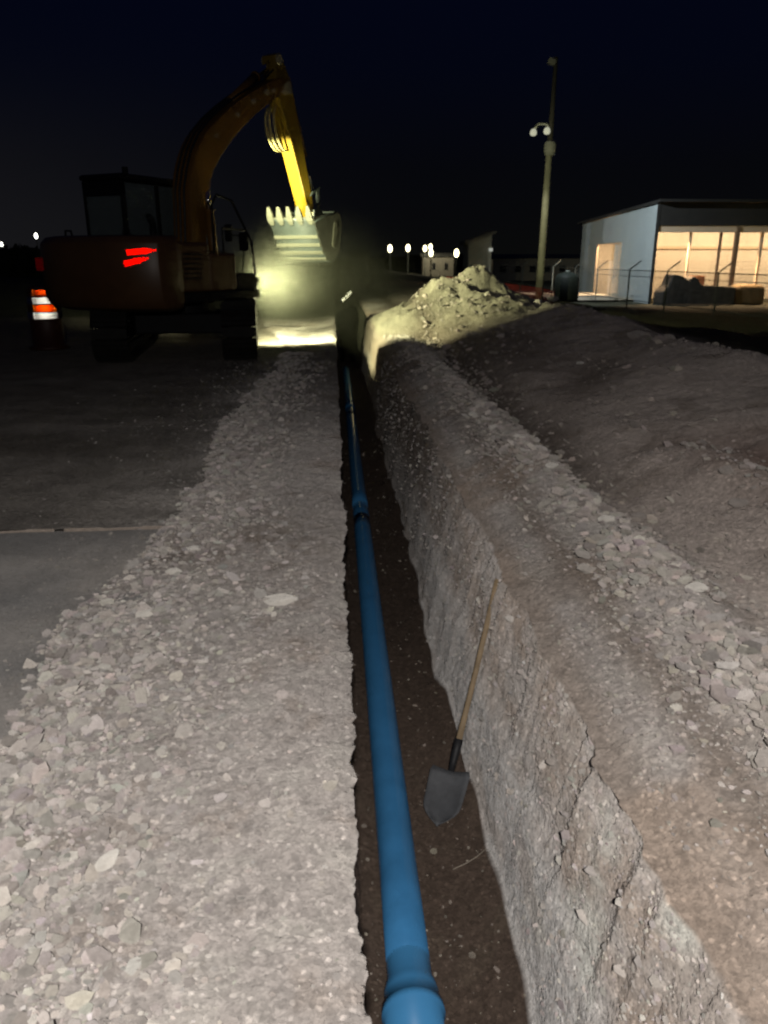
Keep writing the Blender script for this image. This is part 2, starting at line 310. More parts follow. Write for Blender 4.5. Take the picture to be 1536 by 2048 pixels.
# stones and soil share the dry, strongly back-scattering look of crushed rock
m_soil = mat('dry_soil', (.4, .35, .32), .95, attr='tone', noise=.20, nscale=22, bump=.005, bscale=40, dr=1., spec=.15)
def pebbly(m, sc1=48., sc2=125., amt=.17, dist=.0050, speck=.55):
    t = m.node_tree; b = t.nodes['Principled BSDF']; co = [n for n in t.nodes if n.type == 'TEX_COORD'][0]
    col_in = b.inputs['Base Color'].links[0].from_socket; hs = []; prev = col_in
    wn = t.nodes.new('ShaderNodeTexNoise'); wn.inputs['Scale'].default_value = 25; wn.inputs['Detail'].default_value = 3; t.links.new(co.outputs['Object'], wn.inputs['Vector'])
    wa = t.nodes.new('ShaderNodeVectorMath'); wa.operation = 'MULTIPLY_ADD'; wa.inputs[1].default_value = (.02, .02, .02); t.links.new(wn.outputs['Color'], wa.inputs[0]); t.links.new(co.outputs['Object'], wa.inputs[2])
    for sc in (sc1, sc2):
        v = t.nodes.new('ShaderNodeTexVoronoi'); v.inputs['Scale'].default_value = sc; v.inputs['Randomness'].default_value = 1; t.links.new(wa.outputs[0], v.inputs['Vector'])
        sp = t.nodes.new('ShaderNodeSeparateColor'); t.links.new(v.outputs['Color'], sp.inputs[0])
        mr = t.nodes.new('ShaderNodeMapRange'); mr.inputs[3].default_value = 1 - amt; mr.inputs[4].default_value = 1 + amt; t.links.new(sp.outputs[0], mr.inputs[0])
        mx = t.nodes.new('ShaderNodeMix'); mx.data_type = 'RGBA'; mx.blend_type = 'MULTIPLY'; mx.inputs[0].default_value = 1; t.links.new(prev, mx.inputs[6]); t.links.new(mr.outputs[0], mx.inputs[7]); prev = mx.outputs[2]
        sub = t.nodes.new('ShaderNodeMath'); sub.operation = 'MULTIPLY_ADD'; sub.inputs[1].default_value = -1.3; t.links.new(v.outputs['Distance'], sub.inputs[0]); t.links.new(sp.outputs[1], sub.inputs[2]); hs.append(sub.outputs[0])
    v = t.nodes.new('ShaderNodeTexVoronoi'); v.inputs['Scale'].default_value = 52; t.links.new(wa.outputs[0], v.inputs['Vector'])
    sp = t.nodes.new('ShaderNodeSeparateColor'); t.links.new(v.outputs['Color'], sp.inputs[0])
    gt = t.nodes.new('ShaderNodeMapRange'); gt.inputs[1].default_value = .80; gt.inputs[2].default_value = .95; t.links.new(sp.outputs[0], gt.inputs[0])
    dd = t.nodes.new('ShaderNodeMapRange'); dd.inputs[1].default_value = .50; dd.inputs[2].default_value = .34; dd.inputs[3].default_value = 0; dd.inputs[4].default_value = speck; t.links.new(v.outputs['Distance'], dd.inputs[0])
    ml = t.nodes.new('ShaderNodeMath'); ml.operation = 'MULTIPLY_ADD'; ml.inputs[2].default_value = 1; t.links.new(gt.outputs[0], ml.inputs[0]); t.links.new(dd.outputs[0], ml.inputs[1])
    mx = t.nodes.new('ShaderNodeMix'); mx.data_type = 'RGBA'; mx.blend_type = 'MULTIPLY'; mx.inputs[0].default_value = 1; t.links.new(prev, mx.inputs[6]); t.links.new(ml.outputs[0], mx.inputs[7]); prev = mx.outputs[2]
    t.links.new(prev, b.inputs['Base Color'])
    ob = b.inputs['Normal'].links[0].from_node
    nrm = ob.outputs[0]
    for h, d in zip(hs, (dist, dist * .4)):
        bp = t.nodes.new('ShaderNodeBump'); bp.inputs['Distance'].default_value = d; bp.inputs['Strength'].default_value = .8; t.links.new(h, bp.inputs['Height']); t.links.new(nrm, bp.inputs['Normal']); nrm = bp.outputs[0]
    t.links.new(nrm, b.inputs['Normal'])
pebbly(m_soil)
m_stone = mat('crushed_stone', (.4, .36, .33), .9, attr='tone', noise=.16, nscale=60, dr=1., spec=.2, bump=.003, bscale=90)
P3 = np.stack([GX, GY, GZ], -1).reshape(-1, 3)
# the trench stops 46 m out: fill it flush with the field
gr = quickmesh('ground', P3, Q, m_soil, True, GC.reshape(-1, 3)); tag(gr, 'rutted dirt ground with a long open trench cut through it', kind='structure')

# paved road on the left ------------------------------------------------
def sheet(name, x0, x1, y0, y1, z, m, base, nx=200, ny=260, amp=.004, dust=.45, patch=.5):
    xs = -np.geomspace(-x1, -x0, nx)[::-1]; yy = np.geomspace(max(y0, .2), y1, ny)
    X, Yg = np.meshgrid(xs, yy, indexing='ij'); Z = z + amp * fbm(X, Yg, 1.4, 3)
    i = np.arange(nx * ny).reshape(nx, ny); q = np.stack([i[:-1, :-1], i[1:, :-1], i[1:, 1:], i[:-1, 1:]], -1).reshape(-1, 4)
    n1 = fbm(X, Yg, .5, 4, .6, 3.); n2 = fbm(X * .6, Yg, 1.6, 4, .6, 14.); d = np.clip(np.exp(-np.maximum(ROADX(Yg) - X, 0) / dust) * (.62 + .7 * n1) + patch * sst(.0, .5, n2), 0, .85) * (1 - sst(9, 14, Yg))
    C = mixc(np.zeros(X.shape + (3,)) + np.array(base), np.array([.34, .315, .29]), d) * (1 + .12 * n1[..., None])
    o = quickmesh(name, np.stack([X, Yg, Z], -1).reshape(-1, 3), q, m, True, C.reshape(-1, 3)); o['kind'] = 'structure'; return o
m_asph = mat('worn_grey_asphalt', (.17, .17, .17), .85, attr='tone', noise=.16, nscale=3.6, bump=.003, bscale=140, dr=.9, spec=.25)
m_asph2 = mat('dusty_brown_asphalt', (.12, .10, .09), .9, attr='tone', noise=.32, nscale=2.2, bump=.006, bscale=60, dr=.9, spec=.2)
pebbly(m_asph, 85., 210., .10, .002, .10); pebbly(m_asph2, 40., 120., .20, .006, .2)
sheet('road', -40, -.90, .2, 4.62, -.008, m_asph, (.150, .152, .155), patch=.25)
sheet('road', -40, -.70, 4.66, 23.5, -.010, m_asph2, (.105, .094, .082), ny=330, amp=.010, dust=.28, patch=.28)
b = MB()
for k in range(34):
    xa = -9 + k * .235; xb = xa + .235
    f = lambda x: (4.60 + .03 * (x + 2) + .008 * math.sin(x * 9))
    hh = .004 + .004 * math.sin(k * 2.1)
    if k in (30,): xb = xa + .17
    b.add([(xa, f(xa), -.02), (xb, f(xb), -.02), (xb, f(xb) + .022, -.02), (xa, f(xa) + .022, -.02),
           (xa, f(xa), hh), (xb, f(xb), hh), (xb, f(xb) + .022, hh), (xa, f(xa) + .022, hh)],
          [(4, 5, 6, 7), (0, 1, 5, 4), (2, 3, 7, 6), (1, 2, 6, 5), (0, 4, 7, 3)])
o = b.build('road_joint', mat('pale_joint', (.38, .32, .27), .9, noise=.2, nscale=20, dr=1.)); tag(o, 'thin pale concrete edge strip crossing the pavement', kind='structure')

# ------------------------------------------------------------------ loose rubble (real stones, joined)
def ico(sub):
    import bmesh
    bm = bmesh.new(); bmesh.ops.create_icosphere(bm, subdivisions=sub, radius=1)
    V = np.array([v.co[:] for v in bm.verts]); F = np.array([[v.index for v in f.verts] for f in bm.faces]); bm.free(); return V, F
def stone_shapes(sub, n, flat=.50):
    V, F = ico(sub); out = []
    for k in range(n):
        W = V.copy()
        for c in range(7):                                # chip planes off the ball
            d = rng.normal(size=3); d /= np.linalg.norm(d); lim = .55 + .3 * rng.random(); s = W @ d; W = W - np.outer(np.maximum(s - lim, 0), d)
        W += .06 * rng.normal(size=W.shape); W *= np.array([1, .6 + .35 * rng.random(), flat * (.7 + .5 * rng.random())]); out.append(W)
    return out, F
SH1, F1 = stone_shapes(1, 10); SH2, F2 = stone_shapes(2, 10)
def height(x, y):
    """terrain height under points (nearest grid row/column)"""
    iy = np.clip(np.searchsorted(ys, y), 1, NY - 1); out = np.empty(len(x))
    for k in range(len(x)):
        r = GX[iy[k]]; j = np.searchsorted(np.maximum.accumulate(r), x[k]); j = min(max(j, 1), NC - 1)
        out[k] = max(GZ[iy[k], j], GZ[iy[k] - 1, j - 1]) if GT[iy[k], j] in (0, 2, 4) else GZ[iy[k], j]
    return out
def scatter(name, x, y, z, s, col, shapes, F, label, sink=.25):
    n = len(x); Vs = np.empty((n,) + shapes[0].shape, np.float32); C = np.empty((n, shapes[0].shape[0], 3), np.float32)
    which = rng.integers(0, len(shapes), n)
    for i in range(n):
        a = rng.random() * 6.283; ca, sa = math.cos(a), math.sin(a); W = shapes[which[i]] * s[i]
        tx, ty = rng.normal(size=2) * .22
        X = W[:, 0] * ca - W[:, 1] * sa; Yy = W[:, 0] * sa + W[:, 1] * ca; Z = W[:, 2] + X * tx + Yy * ty
        Vs[i, :, 0] = X + x[i]; Vs[i, :, 1] = Yy + y[i]; Vs[i, :, 2] = Z + z[i] + s[i] * sink; C[i] = col[i]
    T = (F[None] + (np.arange(n) * shapes[0].shape[0])[:, None, None]).reshape(-1, 3)
    o = quickmesh(name, Vs.reshape(-1, 3), T, m_stone, False, C.reshape(-1, 3)); return tag(o, label, kind='stuff')
def tones(n, base=(.44, .405, .378), dark=.20, light=.24, j=.10):
    c = np.array(base) * (1 + j * rng.normal(size=(n, 1))) * (1 + .02 * rng.normal(size=(n, 3)))
    u = rng.random(n); c[u < light] *= 1.30; c[u > 1 - dark] *= .72
    g = rng.random(n) < .08; c[g] *= np.array([.96, 1.0, .97]); return np.clip(c, .03, .72)
# left strip
n = 30000; y = 1.0 * (14. / 1.0) ** rng.random(n) ; y = y; xx = rng.random(n) ** .9; x = LIPL(y) - .03 - xx * (-(ROADX(y)) + .02 + .10 * rng.random(n))
keep = (x > -1.75) ; d = fbm(x, y, .6, 3, .6, 3.); edge = sst(-.35, -.9, x) if False else np.clip(-x / 1.0, 0, 1)
keep &= rng.random(n) < np.clip(.0 + 1.0 * edge + .8 * d, .05, 1)
x, y = x[keep], y[keep]; n = len(x)
s = .0036 * np.exp(rng.normal(size=n) * .6) * (1 + 1.9 * edge[keep]) * (.8 + .11 * y); s = np.minimum(s, .05)
scatter('loose_gravel', x, y, height(x, y), s, tones(n), SH1, F1, 'pale crushed stone strewn between trench and road', .15)
n = 420; y = 1.15 * (6.5 / 1.15) ** rng.random(n); x = ROADX(y) + .02 + rng.random(n) ** 1.4 * .75; keep = (x < -.25); x, y = x[keep], y[keep]; n = len(x)
scatter('broken_base', x, y, height(x, y) - .004, .020 + .020 * rng.random(n) ** 2, tones(n, (.42, .39, .36), .15, .2, .06), [w_ * np.array([1, 1, .38]) for w_ in SH1], F1, 'larger flat flakes of broken road base at the rubble edge', .08)
# strays on the pavement
n = 2600; y = 1.8 * (13 / 1.8) ** rng.random(n); x = ROADX(y) + .05 - rng.exponential(.45, n); keep = x > -5; x, y = x[keep], y[keep]; n = len(x)
scatter('stray_gravel', x, y, np.full(n, -.008), np.minimum(.0035 * np.exp(rng.normal(size=n) * .6) * (.8 + .12 * y), .04), tones(n, (.30, .28, .26)), SH1, F1, 'stray crushed stones lying on the pavement')
# right bench + ridge
n = 38000; y = .9 * (17 / .9) ** rng.random(n); x = .95 + rng.random(n) * 1.0; u = rng.random(n)
x = np.where(u < .6, 1.50 - .012 * np.maximum(y - 5, 0) + .10 * vn(y * .7, y * 0 + 12) + rng.normal(size=n) * .15, x)
u2 = rng.random(n); x = np.where((u2 < .10) & (y < 6), 2.75 + rng.normal(size=n) * .16, x)
keep = (x > .93) & (x < 3.3) & ((rng.random(n) < np.clip(.5 + 1.2 * fbm(x, y, .5, 3, .6, 9.), .06, 1))); x, y = x[keep], y[keep]; n = len(x)
near_ridge = np.exp(-((x - 1.5) / .25) ** 2) + np.exp(-((x - 2.75) / .25) ** 2)
s = np.minimum(.0045 * np.exp(rng.normal(size=n) * .6) * (1 + 1.9 * near_ridge) * (.8 + .10 * y), .055)
scatter('loose_gravel', x, y, height(x, y), s, tones(n, (.43, .39, .36)), SH1, F1, 'loose pale rubble heaped along the right bank', .35)
# sparse stones in the trench, and on the wall
n = 900; y = 1.3 * (12 / 1.3) ** rng.random(n); x = .05 + .62 * rng.random(n); keep = (abs(x - .23) > .10); x, y = x[keep], y[keep]; n = len(x)
s = .0045 * np.exp(rng.normal(size=n) * .6) * (.8 + .08 * y)
scatter('trench_gravel', x, y, height(x, y), s, tones(n, (.30, .26, .22), .5, .15), SH1, F1, 'small stones on the dark trench floor')
# pebbles stuck in the right wall
n = 7000; iy = np.searchsorted(ys, 1.2 * (14 / 1.2) ** rng.random(n)); wj = np.where(GT[0] == 3)[0]; jj = wj[(rng.random(n) ** .6 * len(wj)).astype(int)]
s = .0055 * np.exp(rng.normal(size=n) * .6) * (.8 + .09 * ys[iy])
scatter('wall_gravel', GX[iy, jj] - .0, GY[iy, jj], GZ[iy, jj], s, tones(n, (.50, .46, .43)), SH1, F1, 'pebbles standing out of the cut trench wall', .0)
# clods on the berm, gully and pile
n = 9000; y = 2.6 * (22 / 2.6) ** rng.random(n); x = 1.9 + 3.2 * rng.random(n) ** 1.3
keep = rng.random(n) < .22 + .7 * np.exp(-((x - 2.0) / .25) ** 2) + .8 * np.exp(-((x - 3.1) / 1.6) ** 2 - ((y - 18.4) / 2.) ** 2) + .3 * np.exp(-((x - 4.7) / .3) ** 2)
x, y = x[keep], y[keep]; n = len(x); s = np.minimum(.006 * np.exp(rng.normal(size=n) * .7) * (.9 + .14 * y), .13)
scatter('soil_clods', x, y, height(x, y), s, tones(n, (.44, .39, .35)), SH1, F1, 'small clods scattered on the soil bank', .2)

# larger single rocks, each a thing -------------------------------------
m_rock = mat('pale_rock', (.66, .63, .58), .9, noise=.15, nscale=14, bump=.006, bscale=30, dr=1., spec=.2)
m_rock2 = mat('dull_rock', (.40, .36, .33), .9, noise=.2, nscale=14, bump=.006, bscale=30, dr=1., spec=.2)
def rock(x, y, s, label, m=m_rock, sc=(1, .7, .5), rz=0., group=None, z=None):
    W = SH2[rng.integers(0, 10)] * np.array(sc) / np.array([1, .8, .6]) * s
    zz = float(height(np.array([x]), np.array([y]))[0]) if z is None else z
    me_o = mesh('rock', W, [tuple(f) for f in F2], m, smooth=False); me_o.location = (x, y, zz + s * .12); me_o.rotation_euler = (0, 0, rz)
    return tag(me_o, label, 'rock', group)
rock(-.30, 3.44, .085, 'flat white rock lying alone on the rubble left of the trench', sc=(1, .62, .30), rz=.1)
rock(-.93, 3.35, .05, 'pale angular rock near the asphalt edge, left side of the rubble strip', rz=.6)
rock(-.86, 4.2, .06, 'broad pale rock at the right end of the thin pavement strip', rz=.2, sc=(1, .6, .4))
rock(-.90, 3.87, .05, 'pale block just nearer than the rock ending the pavement strip', rz=.1, sc=(1, .7, .5))
rock(-.66, 1.75, .05, 'light wedge shaped rock low in the left foreground', rz=1.1, sc=(1, .6, .4))
rock(-1.02, 1.62, .075, 'large greyish rock at the lower left corner of the rubble', rz=.7, sc=(1, .5, .35))
rk_ = []; G = 'rocks along the loose ridge right of the trench'
for (x, y, s) in [(1.50, 5.2, .055), (1.62, 4.75, .05), (1.42, 5.9, .06), (1.56, 4.2, .06), (1.66, 3.7, .055), (1.48, 3.5, .05), (1.60, 3.1, .055),
                  (1.36, 6.6, .07), (1.52, 2.75, .045), (1.33, 7.4, .08), (1.72, 3.3, .04), (1.5, 6.3, .05)]:
    rk_.append((y, rock(x, y, s, 'x', m_rock2 if s < .055 else m_rock, (1, .8, .62), random.random() * 3, G)))
ORD = ['first', 'second', 'third', 'fourth', 'fifth', 'sixth', 'seventh', 'eighth', 'ninth', 'tenth', 'eleventh', 'twelfth']
for k, (_, o) in enumerate(sorted(rk_, key=lambda q: q[0])): o['label'] = 'rounded pale rock in the loose ridge right of the trench, %s from the camera end' % ORD[k]
rk_ = []; G = 'rocks at the foot of the soil bank'
for (x, y, s) in [(2.55, 4.55, .08), (2.80, 4.35, .10), (2.62, 4.9, .06), (2.95, 4.05, .07), (2.7, 3.8, .08), (2.05, 4.9, .06)]:
    rk_.append((y, rock(x, y, s, 'x', m_rock2, (1, .75, .55), random.random() * 3, G)))
for k, (_, o) in enumerate(sorted(rk_, key=lambda q: q[0])): o['label'] = 'dull rock at the foot of the soil bank, %s from the camera end' % ORD[k]
rock(1.70, 7.9, .11, 'grey flat rock in the dark hollow behind the loose ridge', m_rock2, (1, .6, .45), .4)
rock(3.35, 10.6, .07, 'small pale rock alone on the dark streak of the soil bank', m_rock, (1, .7, .5), .4)
rock(4.55, 11.7, .16, 'dusty rock on the crest of the soil bank, left one of two', m_rock2, (1, .7, .55), .2)
rock(4.75, 11.0, .15, 'dusty rock on the crest of the soil bank, right one of two', m_rock2, (1, .7, .5), .9)
rock(.815, 2.55, .024, 'pale stone in the trench wall right of the shovel handle', m_rock2, (.8, .7, .9), .3, z=-.30)

# ------------------------------------------------------------------ pipe, one thing per length laid
m_pvc = mat('blue_pvc', (.062, .265, .56), .17, noise=.16, nscale=5, spec=.45, bump=.0006, bscale=8)
m_pvcb = mat('blue_pvc_bell', (.072, .30, .61), .3, noise=.06, nscale=5, spec=.45)
PX = lambda y: .235 - .0022 * (y - 2)
def pipe_len(y0, y1, label, r=.0875, fl=1.):
    root = empty('water_pipe', (0, 0, 0), 0, label, 'pipe', 'blue pipe lengths laid in the trench')
    pts = [(PX(y), y, -1.145 + r) for y in np.linspace(y0, y1 + .02, 12)]
    MB().tube(pts, r, 40).build('barrel', m_pvc, root, True)
    # bell at the near end: flared socket with a raised ring
    z = -1.145 + r; prof = [(a_, r + b_ * fl) for a_, b_ in ((.0, 0), (.09, .001), (.115, .012), (.15, .018), (.20, .019), (.205, .030), (.235, .031), (.243, .021), (.40, .020), (.405, .006))]
    V = []; n = 44; m_ = len(prof)
    for a, rr in prof:
        yy = y0 + .12 - a
        for k in range(n):
            t = 2 * math.pi * k / n; V.append((PX(yy) + rr * math.cos(t), yy, z + rr * math.sin(t)))
    F = [(i * n + k, i * n + (k + 1) % n, (i + 1) * n + (k + 1) % n, (i + 1) * n + k) for i in range(m_ - 1) for k in range(n)]
    mesh('bell', V, F, m_pvcb if fl == 1 else m_pvc, root, True); return root
pipe_len(2.22, 7.98, 'blue plastic pipe length whose flared joint lies nearest the camera')
pipe_len(8.1, 13.85, 'blue plastic pipe length in the dim middle of the trench', fl=.05)
pipe_len(13.95, 19.7, 'blue plastic pipe length farthest away, shining beside the excavator', fl=.05)
o = empty('water_pipe', (0, 0, 0), 0, 'blue plastic pipe running out of the bottom of the picture', 'pipe', 'blue pipe lengths laid in the trench')
MB().tube([(PX(y), y, -1.145 + .0875) for y in np.linspace(.2, 1.98, 6)], .0875, 40).build('barrel', m_pvc, o, True)

# ------------------------------------------------------------------ shovel leaning on the wall
sh = empty('shovel', (0, 0, 0), 0, 'wooden handled shovel leaning on the trench wall, blade on the trench floor', 'shovel')
def line(a, b, t): return tuple(a[i] + (b[i] - a[i]) * t for i in range(3))
top = Vector((.865, 3.92, -.10)); bot = Vector((.605, 3.50, -.86))
h = MB(); pts = [top.lerp(bot, t) + Vector((.006 * math.sin(t * 3), 0, .012 * math.sin(t * 3.1))) for t in np.linspace(0, 1, 12)]
h.tube(pts, [.0130] + [.0138] * 9 + [.016, .017], 12); h.build('handle', mat('worn_wood', (.34, .25, .15), .65, noise=.25, nscale=12, dr=.6), sh, True)
ax = (bot - top).normalized(); m_steel = mat('grey_steel', (.12, .125, .135), .6, metal=.2, noise=.25, nscale=9, bump=.002, bscale=40)
m_dsteel = mat('dark_steel', (.02, .02, .022), .6, noise=.2, nscale=9)
tip_of_socket = bot + ax * .15
MB().tube([bot - ax * .02, bot + ax * .05, bot + ax * .10, tip_of_socket], [.024, .022, .019, .016], 12).build('socket', m_dsteel, sh, True)
# blade: dished sheet, flat shoulders, rounded point, resting on the floor
c0 = tip_of_socket; tipp = Vector((.455, 3.16, -1.11)); c0b = c0 + Vector((0, 0, -.0)); bl = (tipp - c0b); L = bl.length; bd = bl.normalized(); sd = bd.cross(Vector((0, 0, 1))).normalized(); up = sd.cross(bd)
V = []; F = []; nu, nv = 12, 9
for i in range(nu):
    t = i / (nu - 1); wd = .108 * (1 - .15 * t) * (1 - max(0, (t - .62) / .38) ** 2.2 * .93) * (1 if t > .04 else .9)
    for j in range(nv):
        s_ = (j / (nv - 1) * 2 - 1); V.append(c0b + bd * (L * t) + sd * (wd * s_) + up * (.028 * s_ * s_ - .012 * math.sin(math.pi * t)))
for i in range(nu - 1):
    for j in range(nv - 1): F.append((i * nv + j, i * nv + j + 1, (i + 1) * nv + j + 1, (i + 1) * nv + j))
o = mesh('blade', V, F, m_steel, sh, True); so = o.modifiers.new('s', 'SOLIDIFY'); so.thickness = .003

# pale string-like root in the trench
MB().tube([(.49, 2.86, -1.10), (.55, 2.88, -1.09), (.61, 2.91, -1.08), (.66, 2.94, -1.06)], .0028, 6).build('dry_root', mat('pale_root', (.35, .30, .24), .9), None, True)
tag(bpy.data.objects['dry_root'], 'thin pale root across the trench floor nearer than the shovel', 'root')

# ------------------------------------------------------------------ EXCAVATOR
CX, CY, PHI = -2.8, 14.8, R(30)
ex = empty('excavator', (CX, CY, 0), -PHI, 'orange yellow tracked excavator seen from behind, bucket raised over the trench', 'excavator')
# local frame: +Y forward (boom), +X machine right
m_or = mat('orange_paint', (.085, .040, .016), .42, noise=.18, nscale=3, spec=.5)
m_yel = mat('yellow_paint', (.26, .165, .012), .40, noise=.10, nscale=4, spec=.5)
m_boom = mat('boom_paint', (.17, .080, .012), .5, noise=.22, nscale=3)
m_blk = mat('black_paint', (.008, .008, .009), .65, noise=.2, nscale=6, spec=.2)
m_trk = mat('track_steel', (.014, .013, .012), .75, metal=.0, spec=.2, noise=.4, nscale=7, bump=.004, bscale=30)
m_glass = mat('cab_glass', (.30, .36, .36), .2, trans=.75)
m_chrome = mat('chrome', (.8, .8, .78), .12, metal=1.)
m_buck = mat('bucket_steel', (.036, .044, .043), .45, noise=.16, nscale=6, bump=.002, bscale=30)
m_wear = mat('wear_strap_steel', (.080, .080, .062), .45, noise=.10, nscale=6)
m_hose = mat('rubber_hose', (.02, .02, .02), .45)
# --- undercarriage, heading of its own
uc = empty('undercarriage', (0, 0, 0), 0); uc.parent = ex; uc.rotation_euler = (0, 0, PHI + R(5.3))
def track(sx):
    L, Hh, W = 1.95, .84, .56; r = Hh / 2; xc = sx * 1.02; outline = []
    for k in range(13): a = -math.pi / 2 + math.pi * k / 12; outline.append((L - r + r * math.cos(a), r + r * math.sin(a)))
    for k in range(13): a = math.pi / 2 + math.pi * k / 12; outline.append((-(L - r) + r * math.cos(a), r + r * math.sin(a)))
    b = MB(); N = 50; per = [0]
    P = [Vector((p[0], p[1])) for p in outline]; P.append(P[0])
    for i in range(len(P) - 1): per.append(per[-1] + (P[i + 1] - P[i]).length)
    for k in range(N):
        s = (k + .5) / N * per[-1]; i = max(j for j in range(len(per)) if per[j] <= s); i = min(i, len(P) - 2)
        q = P[i].lerp(P[i + 1], (s - per[i]) / max(per[i + 1] - per[i], 1e-6)); d = (P[i + 1] - P[i]).normalized(); ang = math.atan2(d.y, d.x)
        rot = Matrix.Rotation(ang, 3, 'X')
        b.box((xc, q.x, q.y), (W, per[-1] / N * .86, .05), rot)
        nrm = Vector((d.y, -d.x)); g = q + nrm * .035
        b.box((xc, g.x, g.y), (W, .02, .05), rot)
    b.build('track_chain', m_trk, uc)
    f = MB(); f.box((xc, 0, .42), (W * .62, 2 * (L - r), .34)); f.box((xc, 0, .62), (W * .9, 2 * (L - r) - .4, .06)); f.build('track_frame', m_blk, uc, bevel=.02)
    for s in (-1, 1):
        wv = MB(); wv.cyl((xc - W * .3, s * (L - r), r), (xc + W * .3, s * (L - r), r), r - .06, n=24); wv.cyl((xc - W * .36, s * (L - r), r), (xc + W * .36, s * (L - r), r), .16, n=16)
        wv.build('sprocket' if s < 0 else 'idler', m_trk, uc, bevel=.01)
    rl = MB()
    for k in range(7): yy = -1.1 + k * .37; rl.cyl((xc - W * .3, yy, .14), (xc + W * .3, yy, .14), .085, n=12)
    rl.build('rollers', m_trk, uc)
track(-1); track(1)
c = MB(); c.box((0, 0, .52), (1.6, 1.5, .34)); c.cyl((0, 0, .6), (0, 0, .92), .55, n=32); c.build('car_body', m_blk, uc, bevel=.03)
# --- house
d = MB(); d.bb((-1.2, -1.6, .92), (1.2, .72, 1.08)); d.bb((-.35, .6, .95), (.35, 1.15, 1.3)); d.build('deck', m_blk, ex, bevel=.03)
# counterweight: rounded rear, undercut lower corners
def cwo(r_, zc):
    return [(1.2 * math.sin(a) * 1.0 if False else math.copysign(min(abs(r_ * math.sin(a)), 1.2), math.sin(a)), -r_ * math.cos(a) * 1.0 - .0) for a in np.linspace(-R(33), R(33), 17)]
V = []; F = []; rings = [(.80, .86, 2.02), (.86, .97, 2.24), (1.00, 1.0, 2.34), (1.55, 1.0, 2.36), (1.84, .99, 2.34), (1.93, .95, 2.26), (1.95, .90, 2.15)]
nA = 21
for z, wsc, rr in rings:
    ring = []
    for k in range(nA):
        a = -1 + 2 * k / (nA - 1); x = 1.28 * wsc * a; edge = (abs(a)) ** 3.2
        ring.append((x, -(rr) + .34 * edge + .05 * a * a, z))
    ring.append((1.28 * wsc, -1.45, z)); ring.append((-1.28 * wsc, -1.45, z)); V += ring
nR = nA + 2
for i in range(len(rings) - 1):
    for k in range(nR): F.append((i * nR + k, i * nR + (k + 1) % nR, (i + 1) * nR + (k + 1) % nR, (i + 1) * nR + k))
F.append(tuple(range(nR - 1, -1, -1))); F.append(tuple(range((len(rings) - 1) * nR, len(rings) * nR)))
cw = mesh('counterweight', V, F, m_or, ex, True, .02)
t = MB()
for s in (-1, 1): t = MB(); t.tube([(s * .62, -1.98, 1.93), (s * .62, -1.97, 2.03), (s * .62, -1.86, 2.03), (s * .62, -1.84, 1.93)], .018, 8); t.build('lifting_eye', m_blk, cw)
# engine hood and side bodies
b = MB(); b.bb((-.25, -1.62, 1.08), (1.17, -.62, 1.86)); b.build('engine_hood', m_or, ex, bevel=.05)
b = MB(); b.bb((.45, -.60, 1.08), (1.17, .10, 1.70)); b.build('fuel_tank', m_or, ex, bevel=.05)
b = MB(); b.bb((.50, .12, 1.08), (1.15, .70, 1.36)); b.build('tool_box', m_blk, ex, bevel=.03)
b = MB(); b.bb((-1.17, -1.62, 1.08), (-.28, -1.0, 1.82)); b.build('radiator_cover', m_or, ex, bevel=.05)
for k in range(7): lv = MB(); lv.box((-1.176, -1.32, 1.2 + k * .075), (.02, .44, .03)); lv.build('louvre', m_blk, ex)
for k in range(6): lv = MB(); lv.box((1.176, -1.15, 1.3 + k * .075), (.02, .6, .03)); lv.build('louvre', m_blk, ex)
b = MB(); b.cyl((.55, -1.25, 1.86), (.55, -1.25, 2.12), .05, n=16); b.tube([(.55, -1.25, 2.1), (.55, -1.25, 2.2), (.56, -1.34, 2.26)], .045, 12); b.build('exhaust_pipe', m_blk, ex, True)
b = MB(); b.box((.8, -.2, 1.72), (.4, .55, .02)); b.build('step_plate', m_trk, ex)
# cab
cabp = empty('cab', (0, 0, 0)); cabp.parent = ex
x0, x1, y0, y1, zb, zt = -1.20, -.28, -.98, .78, 1.08, 2.92
fr = MB(); pt = .07
for xx_ in (x0, x1):
    for yy in (y0, y1): fr.bb((xx_ - .0 if xx_ == x0 else xx_ - pt, yy if yy == y0 else yy - pt, zb), (xx_ + pt if xx_ == x0 else xx_, yy + pt if yy == y0 else yy, zt - .06))
    fr.bb((xx_ if xx_ == x0 else xx_ - pt, y0 + .80, zb), (xx_ + pt if xx_ == x0 else xx_, y0 + .88, zt - .06))
    fr.bb((xx_ if xx_ == x0 else xx_ - pt, y0, zb), (xx_ + pt if xx_ == x0 else xx_, y1, zb + .72))
fr.bb((x0, y0, zb), (x1, y0 + .05, zb + .66)); fr.bb((x0, y0, zt - .30), (x1, y0 + .06, zt - .06)); fr.bb((x0, y1 - .05, zb), (x1, y1, zb + .25))
fr.build('cab_frame', m_blk, cabp, bevel=.015)
b = MB(); b.bb((x0 - .03, y0 - .04, zt - .06), (x1 + .03, y1 + .05, zt + .04)); b.build('cab_roof', m_blk, cabp, bevel=.05)
